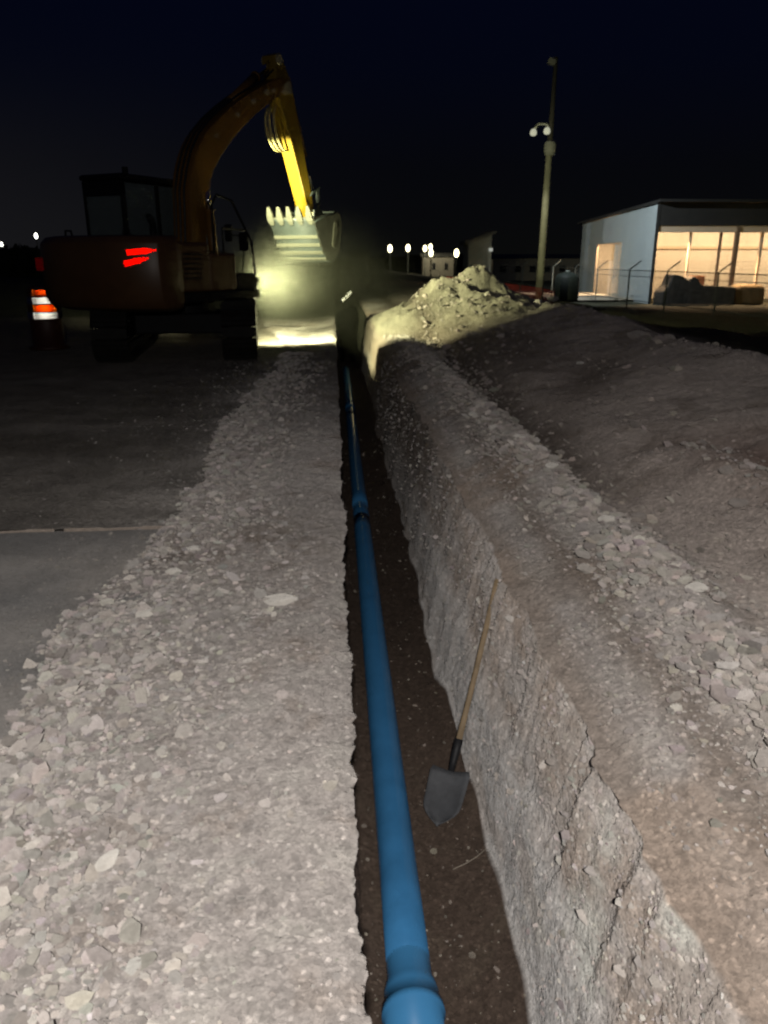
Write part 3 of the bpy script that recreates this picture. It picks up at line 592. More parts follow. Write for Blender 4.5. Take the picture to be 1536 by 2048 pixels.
for nm, A, B in (('rear_window', (x0 + .08, y0 + .01, zb + .68), (x1 - .08, y0 + .025, zt - .31)), ('right_window', (x1 - .04, y0 + .09, zb + .74), (x1 - .025, y0 + .79, zt - .1)), ('right_window', (x1 - .04, y0 + .90, zb + .74), (x1 - .025, y1 - .08, zt - .1)),
                 ('left_window', (x0 + .025, y0 + .09, zb + .74), (x0 + .04, y0 + .79, zt - .1)), ('left_window', (x0 + .025, y0 + .90, zb + .74), (x0 + .04, y1 - .08, zt - .1)), ('windshield', (x0 + .08, y1 - .03, zb + .27), (x1 - .08, y1 - .015, zt - .08))):
    b = MB(); b.bb(A, B); b.build(nm, m_glass, cabp)
b = MB(); b.box((-.72, -.1, 1.55), (.5, .5, .16)); b.box((-.72, -.38, 1.95), (.48, .14, .75)); b.box((-.72, -.40, 2.40), (.26, .10, .2)); b.build('operator_seat', m_blk, cabp, bevel=.04)
b = MB(); b.cyl((-.45, -.7, 2.96), (-.45, -.7, 3.08), .05, n=12); b.build('beacon', m_blk, cabp)
# the operator, only a dim shape behind the glass
op = empty('operator', (CX, CY, 0), -PHI, 'machine operator seated in the dark excavator cab', 'person')
def skin_body(parent, loc):
    P = [(0, 0, 0), (0, .0, .24), (0, -.02, .46), (0, -.01, .56), (0, .01, .66), (-.19, 0, .46), (-.25, .16, .24), (-.22, .40, .20), (.19, 0, .46), (.25, .16, .24), (.22, .40, .20),
         (-.10, .05, -.02), (-.13, .42, .02), (-.13, .50, -.36), (.10, .05, -.02), (.13, .42, .02), (.13, .50, -.36)]
    E_ = [(0, 1), (1, 2), (2, 3), (3, 4), (2, 5), (5, 6), (6, 7), (2, 8), (8, 9), (9, 10), (0, 11), (11, 12), (12, 13), (0, 14), (14, 15), (15, 16)]
    Rr = [.15, .15, .13, .055, .095, .07, .05, .035, .07, .05, .035, .09, .07, .05, .09, .07, .05]
    me = bpy.data.meshes.new('body'); me.from_pydata(P, E_, []); o = bpy.data.objects.new('body', me); COL.objects.link(o); o.parent = parent; o.location = loc
    sk = o.modifiers.new('skin', 'SKIN'); me.skin_vertices[0].data[0].use_root = True
    for i, r in enumerate(Rr): me.skin_vertices[0].data[i].radius = (r, r)
    ss = o.modifiers.new('sub', 'SUBSURF'); ss.levels = 2; ss.render_levels = 2
    me.materials.append(mat('dark_jacket', (.03, .03, .035), .9)); return o
skin_body(op, (-.72, -.12, 1.72))
# mirror, handrails on the right side
b = MB(); b.tube([(.95, .55, 1.36), (.95, .62, 1.75), (.90, .70, 2.05)], .016, 8); b.tube([(.90, .70, 2.0), (.62, .66, 2.02)], .012, 8); b.build('mirror_arm', m_blk, ex, True)
b = MB(); b.box((.90, .70, 1.90), (.20, .05, .32)); b.build('mirror', m_blk, ex, bevel=.03)
b = MB(); b.box((.60, .66, 2.05), (.16, .05, .30)); b.build('mirror', m_blk, ex, bevel=.03)
b = MB(); b.tube([(1.13, -.45, 1.70), (1.13, -.45, 2.45), (1.13, -.30, 2.62), (1.13, .10, 2.55), (1.14, .60, 1.90), (1.14, .68, 1.36)], .020, 8)
b.tube([(1.13, -.2, 1.70), (1.13, -.2, 2.10), (1.13, .45, 2.08)], .016, 8); b.build('handrail', m_blk, ex, True)
# --- boom plane geometry (y forward, z up)
BO = [(.26, 1.55), (.36, 2.30), (.46, 2.95), (.82, 3.50), (1.55, 4.06), (2.35, 4.52), (3.12, 4.88), (3.40, 4.93)]
WID = [.18, .22, .25, .26, .22, .18, .15, .13]
def boom_outline():
    up, lo = [], []
    for i, (y_, z_) in enumerate(BO):
        a = BO[max(i - 1, 0)]; c_ = BO[min(i + 1, len(BO) - 1)]; d_ = Vector((c_[0] - a[0], c_[1] - a[1])).normalized(); n_ = Vector((-d_.y, d_.x))
        up.append((y_ + n_.x * WID[i], z_ + n_.y * WID[i])); lo.append((y_ - n_.x * WID[i], z_ - n_.y * WID[i]))
    return up, lo
def smooth2(p, n=4):
    out = []
    for i in range(len(p) - 1):
        p0, p1, p2, p3 = p[max(i - 1, 0)], p[i], p[i + 1], p[min(i + 2, len(p) - 1)]
        for k in range(n):
            t_ = k / n; out.append(tuple(.5 * (2 * p1[j] + (p2[j] - p0[j]) * t_ + (2 * p0[j] - 5 * p1[j] + 4 * p2[j] - p3[j]) * t_ ** 2 + (3 * p1[j] - p0[j] - 3 * p2[j] + p3[j]) * t_ ** 3) for j in (0, 1)))
    out.append(p[-1]); return out
up, lo = boom_outline(); up = smooth2(up); lo = smooth2(lo)
YZ = lambda p, q, dd: (dd, p, q)
bm_ = MB(); n = len(up); V = []
for dd in (-.21, .21): V += [(dd, p, q) for p, q in up] + [(dd, p, q) for p, q in lo]
F = []
for i in range(n - 1):
    F += [(i, i + 1, n + i + 1, n + i), (2 * n + i, 3 * n + i, 3 * n + i + 1, 2 * n + i + 1), (i, 2 * n + i, 2 * n + i + 1, i + 1), (n + i, n + i + 1, 3 * n + i + 1, 3 * n + i)]
F += [(0, n, 3 * n, 2 * n), (n - 1, 3 * n - 1, 4 * n - 1, 2 * n - 1)]
bm_.add(V, F)
for k, w_ in ((0, .25), (len(BO) - 1, .25)): bm_.cyl((-w_, BO[k][0], BO[k][1]), (w_, BO[k][0], BO[k][1]), .13, n=20)
boom = bm_.build('boom', m_boom, ex, bevel=.015)
# stick: pivot near boom tip, tail above, pin at the bucket
SP = Vector((3.38, 4.90)); ST = Vector((2.98, 5.56)); SB = Vector((4.33, 2.52))
ax_ = (SB - SP).normalized(); nr = Vector((ax_.y, -ax_.x))       # nr points back towards the machine/down side
if nr.x > 0: nr = -nr
def q2(base, along, off): v = base + ax_ * along + nr * off; return (v.x, v.y)
Ls = (SB - SP).length
outl = [q2(SP, -.62, .10), q2(SP, -.30, .22), q2(SP, .05, .25), q2(SP, .55, .22), q2(SP, 1.4, .17), q2(SP, Ls - .2, .13), q2(SP, Ls + .08, .10),
        q2(SP, Ls + .10, -.08), q2(SP, Ls - .5, -.15), q2(SP, 1.4, -.20), q2(SP, .4, -.27), q2(SP, -.05, -.30), q2(SP, -.62, -.12)]
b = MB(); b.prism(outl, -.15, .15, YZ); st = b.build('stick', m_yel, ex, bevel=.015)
tl = Vector(q2(SP, -.52, 0))
for (cx_, cz_, hw_, rr_) in ((SP.x, SP.y, .26, .12), (tl.x, tl.y, .2, .10), (SB.x, SB.y, .22, .09)):
    b = MB(); b.cyl((-hw_, cx_, cz_), (hw_, cx_, cz_), rr_, n=20); b.build('pivot_pin', mat('pin_steel', (.5, .45, .3), .4, metal=.4), ex, bevel=.01)
# cylinders
def ram(name, a, b_, r, xo, frac=.55):
    root = empty(name, (0, 0, 0)); root.parent = ex; a = Vector((xo, a[0], a[1])); b_ = Vector((xo, b_[0], b_[1])); m_ = a.lerp(b_, frac)
    q = MB(); q.cyl(a, m_, r, n=20); q.cyl(a.lerp(b_, frac - .03), m_, r * 1.15, n=20); q.build('barrel', m_boom, root, True)
    q = MB(); q.cyl(m_, b_, r * .55, n=16); q.build('rod', m_chrome, root, True)
ram('boom_cylinder', (.60, 1.30), (.50, 2.75), .085, -.30, .8); ram('boom_cylinder', (.60, 1.30), (.50, 2.75), .085, .30, .8)
ram('stick_cylinder', (1.75, 4.42), (tl.x, tl.y), .085, 0, .6)
lk = Vector(q2(SP, Ls - .45, -.42)); ca = Vector(q2(SP, .25, -.36))
ram('bucket_cylinder', (ca.x, ca.y), (lk.x, lk.y), .075, 0, .62)
b = MB(); e_ = Vector(q2(SP, Ls - .45, -.05))
BK = Vector((SB.x + .26, SB.y - .02))
for s in (-1, 1):
    b.prism([(lk.x - .05, lk.y - .05), (lk.x + .05, lk.y + .05), (e_.x + .05, e_.y + .05), (e_.x - .05, e_.y - .05)], s * .20 - .02, s * .20 + .02, YZ)
    b.prism([(lk.x - .05, lk.y), (lk.x + .06, lk.y + .02), (BK.x + .06, BK.y), (BK.x - .05, BK.y - .02)], s * .15 - .02, s * .15 + .02, YZ)
b.build('bucket_linkage', m_buck, ex, bevel=.008)
# hoses: over the boom top, loop at the boom tip, down the stick
hs = MB()
for xo in (-.10, .0, .10): hs.tube([(xo, p + (-.05 if i < 8 else 0), q + .06 + (.10 if i > n - 6 else 0)) for i, (p, q) in enumerate(up) if i % 2 == 0], .020, 6)
for xo in (-.06, .04): hs.tube([(xo, up[-1][0], up[-1][1] + .12), (xo, 3.55, 5.25), (xo, SP.x + .38, SP.y - .2), (xo, *q2(SP, .6, -.36)), (xo, *q2(SP, 1.5, -.34)), (xo, *q2(SP, 2.2, -.30))], .018, 6)
hs.build('hydraulic_hose', m_hose, boom, True)
# pale gathered hose loop bulging on the machine side of the stick
lp = MB()
for k, (rad, xo) in enumerate(((.34, -.08), (.30, .02), (.38, -.16))):
    pts = []
    for a in np.linspace(0, math.pi, 12): v = Vector(q2(SP, .28 + .42 * (1 - math.cos(a)), .24 + rad * .62 * math.sin(a))); pts.append((xo - .04 * math.sin(a), v.x, v.y))
    lp.tube(pts, .026, 8)
lp.build('hose_loop', mat('yellow_hose_sleeve', (.36, .31, .14), .5), st, True)
# bolts and clamps that glint on the boom
for (yy, zz, r_) in ((1.62, 4.16, .035), (2.15, 4.46, .045), (2.62, 4.70, .05), (2.85, 4.76, .03), (.95, 3.72, .03), (3.20, 4.80, .03)):
    for s in (-1, 1): b = MB(); b.cyl((s * .19, yy, zz), (s * .265, yy, zz), r_, n=12); b.build('hose_clamp', MATS['pin_steel'], boom, bevel=.005)
# --- bucket, fully curled: teeth up towards the machine
bk = empty('bucket', (0, 0, 0)); bk.parent = ex
BW = .56
prof = [(-.66, -.08), (-.50, -.36), (-.34, -.64), (-.18, -.84), (.04, -.96), (.26, -.92), (.42, -.72), (.52, -.42), (.55, -.12), (.46, .04), (.22, .06)]
pr3 = [(SB.x + p, SB.y + q) for p, q in smooth2(prof, 4)]
V = []; F = []; n = len(pr3)
for dd in (-BW, BW): V += [(dd, p, q) for p, q in pr3]
F = [(i, i + 1, n + i + 1, n + i) for i in range(n - 1)]
o = mesh('bucket_shell', V, F, m_buck, bk, True); s_ = o.modifiers.new('s', 'SOLIDIFY'); s_.thickness = .03; s_.offset = 1
for s in (-1, 1):
    b = MB(); b.prism(pr3, s * BW - .012, s * BW + .012, YZ); b.build('side_plate', mat('side_plate_steel', (.040, .041, .034), .5, noise=.25, nscale=5), bk, bevel=.004)
    # rim bar along the mouth edge of the side plate
    b = MB(); b.tube([(s * (BW + .01), SB.x - .62, SB.y - .16), (s * (BW + .01), SB.x - .25, SB.y - .04), (s * (BW + .01), SB.x + .22, SB.y + .04)], .022, 6); b.build('rim_bar', m_buck, bk, True)
    b = MB(); b.prism([(SB.x - .12, SB.y - .10), (SB.x - .10, SB.y + .12), (SB.x + .36, SB.y + .12), (SB.x + .40, SB.y - .1)], s * .24 - .02, s * .24 + .02, YZ); b.build('mounting_ear', m_buck, bk, bevel=.01)
    b = MB(); b.prism([(SB.x + .10, SB.y - .62), (SB.x + .2, SB.y - .68), (SB.x + .34, SB.y - .30), (SB.x + .32, SB.y - .12), (SB.x + .22, SB.y - .14)], s * (BW + .012), s * (BW + .03), YZ); b.build('side_wear_plate', m_wear, bk, bevel=.004)
sm = smooth2(prof, 8)
def on_profile(f_):
    tot = [0]
    for i in range(len(sm) - 1): tot.append(tot[-1] + math.dist(sm[i], sm[i + 1]))
    s = f_ * tot[-1]; i = max(j for j in range(len(tot)) if tot[j] <= s); i = min(i, len(sm) - 2); u = (s - tot[i]) / (tot[i + 1] - tot[i])
    p = (sm[i][0] + (sm[i + 1][0] - sm[i][0]) * u, sm[i][1] + (sm[i + 1][1] - sm[i][1]) * u); d_ = Vector((sm[i + 1][0] - sm[i][0], sm[i + 1][1] - sm[i][1])).normalized(); return p, d_
for f_ in (.155, .225, .295, .365):
    p, d_ = on_profile(f_); nn_ = Vector((d_.y, -d_.x)); nn_ = nn_ if (nn_.x < 0) else -nn_; ang = math.atan2(d_.y, d_.x)
    b = MB(); b.box((0, SB.x + p[0] + nn_.x * .035, SB.y + p[1] + nn_.y * .035), (BW * 2 + .02, .075, .035), Matrix.Rotation(ang, 3, 'X')); b.build('wear_strap', m_wear, bk, bevel=.008)
p, d_ = on_profile(0.); dd_ = -d_
b = MB(); b.box((0, SB.x + p[0] + d_.x * .06, SB.y + p[1] + d_.y * .06), (BW * 2 + .04, .16, .045), Matrix.Rotation(math.atan2(d_.y, d_.x), 3, 'X')); b.build('cutting_edge', m_wear, bk, bevel=.006)
nn_ = Vector((d_.y, -d_.x)); nn_ = nn_ if nn_.x < 0 else -nn_
for k in range(5):
    xo = -BW + .06 + k * (2 * BW - .12) / 4; V = []
    for (al, wd, th, off) in ((.13, .044, .008, .045), (.03, .078, .03, .04), (-.10, .070, .034, .02), (-.26, .030, .012, -.01)):
        cc = Vector((SB.x + p[0], SB.y + p[1])) + d_ * al + nn_ * off
        for sx_, st_ in ((-1, -1), (1, -1), (1, 1), (-1, 1)): V.append((xo + sx_ * wd, cc.x + nn_.x * th * st_, cc.y + nn_.y * th * st_))
    F = [(0, 3, 2, 1), (12, 13, 14, 15)] + [(i * 4 + j, i * 4 + (j + 1) % 4, (i + 1) * 4 + (j + 1) % 4, (i + 1) * 4 + j) for i in range(3) for j in range(4)]
    mesh('tooth', V, F, m_wear, bk, False, .006)
# soil smear left inside the bucket
# --- retroreflective sheeting: real corner-cube facets
def retro_mat(name, col, rough):
    m = bpy.data.materials.new(name); m.use_nodes = True; t = m.node_tree; b_ = t.nodes['Principled BSDF']
    b_.inputs['Base Color'].default_value = (*col, 1); b_.inputs['Metallic'].default_value = 1; b_.inputs['Roughness'].default_value = rough
    if 'Specular Tint' in b_.inputs: b_.inputs['Specular Tint'].default_value = (*col, 1)
    return m
RQ = .112
m_rr = retro_mat('red_prism_sheeting', (.95, .16, .09), RQ); m_rw = retro_mat('white_prism_sheeting', (.97, .96, .92), RQ); m_ro = retro_mat('orange_prism_sheeting', (.98, .42, .10), RQ)
def cubes(name, pts_fn, nu, nv, m, parent, inside=None, kind=None):
    """pts_fn(u,v)->(point, normal, tangent_u, tangent_v, cell) ; cell grid of hollow corner cubes"""
    V = []; F = []
    for i in range(nu):
        for j in range(nv):
            for half in (0, 1):
                u = (i + .5) / nu; v = (j + .5) / nv
                if inside and not inside(u, v): continue
                P, N, TU, TV, cu, cv = pts_fn(u, v)
                if half == 0: tri = [P - TU * cu / 2 - TV * cv / 2, P + TU * cu / 2 - TV * cv / 2, P + TV * cv / 2 - TU * cu * .0]
                else: tri = [P + TV * cv / 2, P + TU * cu * 1.0 + TV * cv / 2, P + TU * cu / 2 - TV * cv / 2]
                c_ = (tri[0] + tri[1] + tri[2]) / 3; e_l = (tri[1] - tri[0]).length; dep = e_l / math.sqrt(6)
                k = len(V); V += tri + [c_ - N * dep]; F += [(k, k + 1, k + 3), (k + 1, k + 2, k + 3), (k + 2, k, k + 3)]
    return mesh(name, V, F, m, parent, False)
def flat_patch(name, org, tu, tv, wu, wv, m, parent, cell=.02, inside=None):
    tu = Vector(tu).normalized(); tv = Vector(tv).normalized(); N = tu.cross(tv).normalized(); org = Vector(org); nu = max(1, int(wu / cell)); cvv = cell * math.sqrt(3) / 2; nv = max(1, int(wv / cvv))
    return cubes(name, lambda u, v: (org + tu * (u - .5) * wu + tv * (v - .5) * wv, N, tu, tv, cell, cvv), nu, nv, m, parent, inside)
# machine frame: rear surface near the right rear corner faces (-y); build slanted strokes there
def rear_pt(x, z, off=.03):
    a = x / 1.28; return Vector((x, -(2.36) + .34 * abs(a) ** 3.2 + .05 * a * a - off, z))
RET = []
for (xc, zc, wu, wv, sl) in ((1.10, 1.71, .44, .085, .10), (1.03, 1.57, .38, .085, .26)):
    A = rear_pt(xc - wu / 2, zc - sl * wu / 2); B = rear_pt(xc + wu / 2, zc + sl * wu / 2); tu = (B - A).normalized()
    N0 = Vector((math.sin(R(-12)) * 0 + .0, -1, 0)); mid = (A + B) / 2 + Vector((0, -.03, 0))
    # tilt towards where the road is
    tu2 = Vector((math.cos(R(18)), -math.sin(R(-18)) * .0 - .0, 0)); tu2 = (tu * 1.0).normalized(); tv2 = Vector((0, 0, 1)); tv2 = (tv2 - tu2 * tv2.dot(tu2)).normalized()
    if tu2.cross(tv2).y > 0: tv2 = tv2
    ins = (lambda u, v: abs(v - .5) < .5 * min(1, (1.08 - u) * 2.2) ) 
    RET.append(flat_patch('reflector', mid, tu2, tv2, wu, wv, m_rr, cw, .016, ins))
RET.append(flat_patch('reflector', rear_pt(-1.02, 1.52) + Vector((0, -.03, 0)), (1, .15, 0), (0, 0, 1), .15, .20, retro_mat('dull_red_sheeting', (.55, .04, .05), .45), cw, .02))
# lamps on the machine
wl = MB(); LX, LY, LZ = 1.02, .78, 1.22
wl.box((LX, LY, LZ), (.16, .10, .12)); wl.build('work_light', m_blk, ex, bevel=.015)
b = MB(); b.box((LX, LY + .052, LZ), (.13, .006, .09)); b.build('lamp_lens', mat('lit_lens', (1, 1, .9), .3, emit=(1., .98, .72), estr=18.), bpy.data.objects['work_light'])
def loc2w(x, y, z): c_, s_ = math.cos(-PHI), math.sin(-PHI); return (CX + x * c_ - y * s_, CY + x * s_ + y * c_, z)
LC = (1., .99, .56)
lp_ = loc2w(LX, LY + .10, LZ)
lamp('work_beam', 'SPOT', lp_, 2400, LC, .20, aim=(lp_[0] + .42, lp_[1] + 2, LZ - .72), angle=128, blend=.55)
# boom lamp on the left cheek of the boom, aimed along the stick
b = MB(); b.box((-.30, 1.10, 3.55), (.12, .14, .14)); b.build('boom_light', m_blk, boom, bevel=.02)
b = MB(); b.box((-.30, 1.175, 3.53), (.10, .006, .10)); b.build('lamp_lens', MATS['lit_lens'], bpy.data.objects['boom_light'])
bl_ = loc2w(-.30, 1.22, 3.52); lamp('boom_beam', 'SPOT', bl_, 2600, LC, .04, aim=loc2w(0, 4.1, 2.95), angle=48, blend=.3)

# ------------------------------------------------------------------ traffic drum with prism bands
DX, DY = -5.42, 15.1; DB = .0
dr = empty('traffic_drum', (DX, DY, DB), 0, 'orange traffic drum with glowing orange and white bands behind the excavator tail', 'traffic drum')
b = MB(); b.lathe([(.0, 0), (.36, 0), (.36, .05), (.29, .07), (.285, .50), (.275, .54), (.255, 1.08), (.24, 1.12), (.12, 1.14), (0, 1.14)], n=32); b.build('drum_body', mat('drum_orange', (.04, .010, .004), .55), dr, True)
b = MB(); b.tube([(-.09, 0, 1.12), (-.08, 0, 1.21), (.08, 0, 1.21), (.09, 0, 1.12)], .018, 8); b.build('drum_handle', m_blk, dr, True)
for k, (z0, m_) in enumerate(((.955, m_ro), (.822, m_rw), (.690, m_ro), (.557, m_rw))):
    rad = .262 + .012 * k; cell = .022; nu = int(2 * math.pi * rad / cell); hv = .112; cvv = cell * math.sqrt(3) / 2; nv = int(hv / cvv)
    def fn(u, v, rad=rad, z0=z0, hv=hv):
        a = 2 * math.pi * u; N = Vector((math.cos(a), math.sin(a), 0)); TU = Vector((-math.sin(a), math.cos(a), 0)); return Vector((0, 0, z0 + v * hv)) + N * rad, N, TU, Vector((0, 0, 1)), cell, cvv
    cubes('reflective_band', fn, nu, nv, m_, dr)

# ------------------------------------------------------------------ dust hanging in the work light
def blob(name, c, r, dens, label=''):
    V, F = ico(4); V = V * np.array(r)
    m = bpy.data.materials.new(name); m.use_nodes = True; t = m.node_tree; t.nodes.clear(); o_ = t.nodes.new('ShaderNodeOutputMaterial'); v = t.nodes.new('ShaderNodeVolumePrincipled')
    v.inputs['Color'].default_value = (.86, .88, .70, 1); v.inputs['Anisotropy'].default_value = .1
    co = t.nodes.new('ShaderNodeTexCoord'); mp = t.nodes.new('ShaderNodeVectorMath'); mp.operation = 'DIVIDE'; mp.inputs[1].default_value = r; t.links.new(co.outputs['Object'], mp.inputs[0])
    ln = t.nodes.new('ShaderNodeVectorMath'); ln.operation = 'LENGTH'; t.links.new(mp.outputs[0], ln.inputs[0])
    fo = t.nodes.new('ShaderNodeMapRange'); fo.interpolation_type = 'SMOOTHSTEP'; fo.inputs[1].default_value = 1; fo.inputs[2].default_value = .15; fo.inputs[3].default_value = 0; fo.inputs[4].default_value = 1; t.links.new(ln.outputs['Value'], fo.inputs[0])
    nz = t.nodes.new('ShaderNodeTexNoise'); nz.inputs['Scale'].default_value = .9; nz.inputs['Detail'].default_value = 2; t.links.new(co.outputs['Object'], nz.inputs['Vector'])
    nr_ = t.nodes.new('ShaderNodeMapRange'); nr_.inputs[1].default_value = .35; nr_.inputs[2].default_value = .65; nr_.inputs[3].default_value = .25 * dens; nr_.inputs[4].default_value = 1.75 * dens; t.links.new(nz.outputs[0], nr_.inputs[0])
    mu = t.nodes.new('ShaderNodeMath'); mu.operation = 'MULTIPLY'; t.links.new(fo.outputs[0], mu.inputs[0]); t.links.new(nr_.outputs[0], mu.inputs[1]); t.links.new(mu.outputs[0], v.inputs['Density'])
    t.links.new(v.outputs[0], o_.inputs['Volume']); o = quickmesh(name, V, F, m, True); o.location = c; tag(o, label, kind='stuff'); return o
blob('dust_cloud', (-.4, 17.2, 1.0), (2.6, 3.6, 1.9), .0095, 'faint dust hanging over the trench in the work light')
blob('dust_cloud', (-1.05, 16.2, 1.38), (1.1, 1.4, 1.15), .055, 'thicker dust right in front of the work light')

# ------------------------------------------------------------------ worker standing in the trench
wk = empty('worker', (.27, 21.6, -1.14), R(-8), 'worker in dark clothes and hard hat standing in the far end of the trench', 'person')
def person(parent):
    P = [(0, 0, .95), (0, .01, 1.12), (0, .03, 1.32), (0, .035, 1.46), (0, .05, 1.55), (0, .075, 1.66), (0, .085, 1.74)]; E_ = [(0, 1), (1, 2), (2, 3), (3, 4), (4, 5), (5, 6)]
    Rr = [.155, .150, .165, .10, .060, .088, .080]
    for s_ in (-1, 1):
        k = len(P); P += [(s_ * .20, .03, 1.43), (s_ * .27, .02, 1.17), (s_ * .25, .14, .95), (s_ * .24, .19, .89)]; Rr += [.075, .055, .043, .035]; E_ += [(3, k), (k, k + 1), (k + 1, k + 2), (k + 2, k + 3)]
        for f_ in range(4): P += [(s_ * (.215 + .018 * f_), .235 + .004 * f_, .855), (s_ * (.212 + .018 * f_), .240, .810 + .008 * abs(f_ - 1.5))]; Rr += [.010, .008]; E_ += [(k + 3, len(P) - 2), (len(P) - 2, len(P) - 1)]
        P += [(s_ * .195, .23, .885), (s_ * .185, .255, .855)]; Rr += [.011, .009]; E_ += [(k + 3, len(P) - 2), (len(P) - 2, len(P) - 1)]
        k = len(P); P += [(s_ * .10, 0, .88), (s_ * .13, .03, .50), (s_ * .14, -.01, .11), (s_ * .15, .15, .05)]; Rr += [.105, .072, .050, .048]; E_ += [(0, k), (k, k + 1), (k + 1, k + 2), (k + 2, k + 3)]
    me = bpy.data.meshes.new('body'); me.from_pydata(P, E_, []); o = bpy.data.objects.new('body', me); COL.objects.link(o); o.parent = parent
    o.modifiers.new('skin', 'SKIN'); me.skin_vertices[0].data[0].use_root = True
    for i_, r in enumerate(Rr): me.skin_vertices[0].data[i_].radius = (r * (1.25 if i_ in (1, 2) else 1), r)
    ss = o.modifiers.new('sub', 'SUBSURF'); ss.levels = 1; ss.render_levels = 1; me.materials.append(mat('dark_workwear', (.003, .003, .0035), 1., spec=0.)); return o
person(wk)
MB().lathe([(.135, 1.735), (.130, 1.745), (.118, 1.76), (.112, 1.81), (.085, 1.86), (.04, 1.885), (0, 1.89)], (0, .085, 0), 24).build('hard_hat', mat('dark_hat', (.012, .012, .012), .8, spec=.1), wk, True)
MB().lathe([(.112, 1.70), (.118, 1.76), (.114, 1.775)], (0, .085, 0), 24).build('hair', m_blk, wk, True)
jk = MB(); jk.lathe([(.24, .90), (.245, 1.05), (.25, 1.25), (.24, 1.38), (.16, 1.47), (.075, 1.52)], (0, .02, 0), 20)
jk.V = [(x_ , y_ * .72, z_) for x_, y_, z_ in jk.V]; jk.build('jacket', mat('dark_jacket_cloth', (.003, .003, .0035), 1., spec=0.), wk, True)
m_ww = retro_mat('white_tape', (.9, .9, .88), .24)
for k_, (x_, z_) in enumerate(((-.09, 1.70), (.0, 1.775), (.085, 1.86))):
    flat_patch('reflective_patch', (x_, -.05, z_), (1, 0, .75), (-.75, 0, 1), .10, .07, m_ww, wk, .02)

# ------------------------------------------------------------------ utility pole
def at(px, py, D):                                        # point seen at a photo pixel, D metres out along the level camera axis
    F_ = 1539.; cy_, sy_, cp_, sp_ = math.cos(YAW), math.sin(YAW), math.cos(PITCH), math.sin(PITCH)
    Rv = Vector((cy_, -sy_, 0)); Fv = Vector((sy_ * cp_, cy_ * cp_, -sp_)); Uv = Vector((sy_ * sp_, cy_ * sp_, cp_))
    dv = Fv + Rv * ((px - 768) / F_) - Uv * ((py - 1024) / F_); t_ = D / (dv.dot(Vector((sy_, cy_, 0)))); return Vector((0, 0, H)) + dv * t_
pb = at(1077, 600, 38); pb.z = -.45
po = empty('utility_pole', pb, 0, 'tall pale pole with two round lamp heads halfway up', 'pole'); po.rotation_euler = (0, R(.7), 0)
m_pole = mat('pale_galvanised', (.46, .45, .34), .6, noise=.2, nscale=3)
m_poled = mat('unlit_upper_pole', (.07, .065, .055), .8, noise=.2, nscale=3)  # darker colour stands for the unlit part of the pole
MB().cyl((0, 0, -.3), (0, 0, 6.9), .19, .14, n=20).build('lower_shaft', m_pole, po, True)
MB().cyl((.0, 0, 6.9), (0, 0, 10.4), .12, .09, n=16).build('upper_shaft', m_poled, po, True)
MB().lathe([(0, -.28), (.22, -.28), (.27, -.1), (.27, .2), (.18, .3), (0, .3)], (0, -.1, 6.75), 16).build('junction_box', mat('grey_box', (.42, .42, .38), .6), po, True)
MB().tube([(0, 0, 7.55), (-.25, -.1, 7.75), (-.62, -.2, 7.72), (-.82, -.25, 7.5)], .05, 8).build('lamp_arm', mat('white_cover', (.7, .7, .62), .5), po, True)
m_lh = mat('glowing_lamp_cover', (.7, .7, .6), .5, emit=(.80, .80, .62), estr=.45)
for (x_, y_, z_) in ((-.84, -.25, 7.38), (-.22, -.2, 7.46)):
    MB().lathe([(0, .16), (.09, .13), (.14, .05), (.155, -.05), (.11, -.13), (0, -.16)], (x_, y_, z_), 16).build('lamp_head', m_lh, po, True)
b = MB(); b.box((-.20, -.1, 10.2), (.34, .3, .24), Matrix.Rotation(.3, 3, 'Y')); b.build('camera_box', mat('dim_box', (.30, .30, .27), .6), po, bevel=.05)
lamp('pole_beam', 'SPOT', (pb.x - .9, pb.y + 1.2, pb.z + 7.0), 4300, (.86, .96, 1.), .15, aim=(19, 50, 1.2), angle=75, blend=.7)
lamp('pole_glow', 'SPOT', (pb.x - 1.3, pb.y - 2.2, pb.z + 7.0), 200, (1., .97, .70), .15, aim=(pb.x, pb.y, .5), angle=60, blend=.6)

# ------------------------------------------------------------------ open-fronted shed
SX, SY, SZ = 17.7, 44.2, -.95
shd = empty('open_shed', (SX, SY, SZ), 0, 'open fronted metal farm shed glowing warm inside, grey end wall with doorway', 'shed')
m_wall = mat('grey_sheet_metal', (.42, .47, .48), .5, noise=.08, nscale=1.5, metal=.1)
m_wallin = mat('cream_lining', (.74, .66, .56), .7, noise=.05, nscale=2)
m_dkfas = mat('dark_fascia', (.022, .021, .020), .7, noise=.15, nscale=2)
m_post = mat('brown_post', (.20, .13, .08), .7, noise=.2, nscale=4); m_lpost = mat('pale_post', (.62, .48, .34), .7)
SL, SD, HF, HB = 17.0, 13.5, 5.45, 4.95                     # length in x, depth in y, front / back heights
def hz(y_): return HF + (HB - HF) * y_ / SD
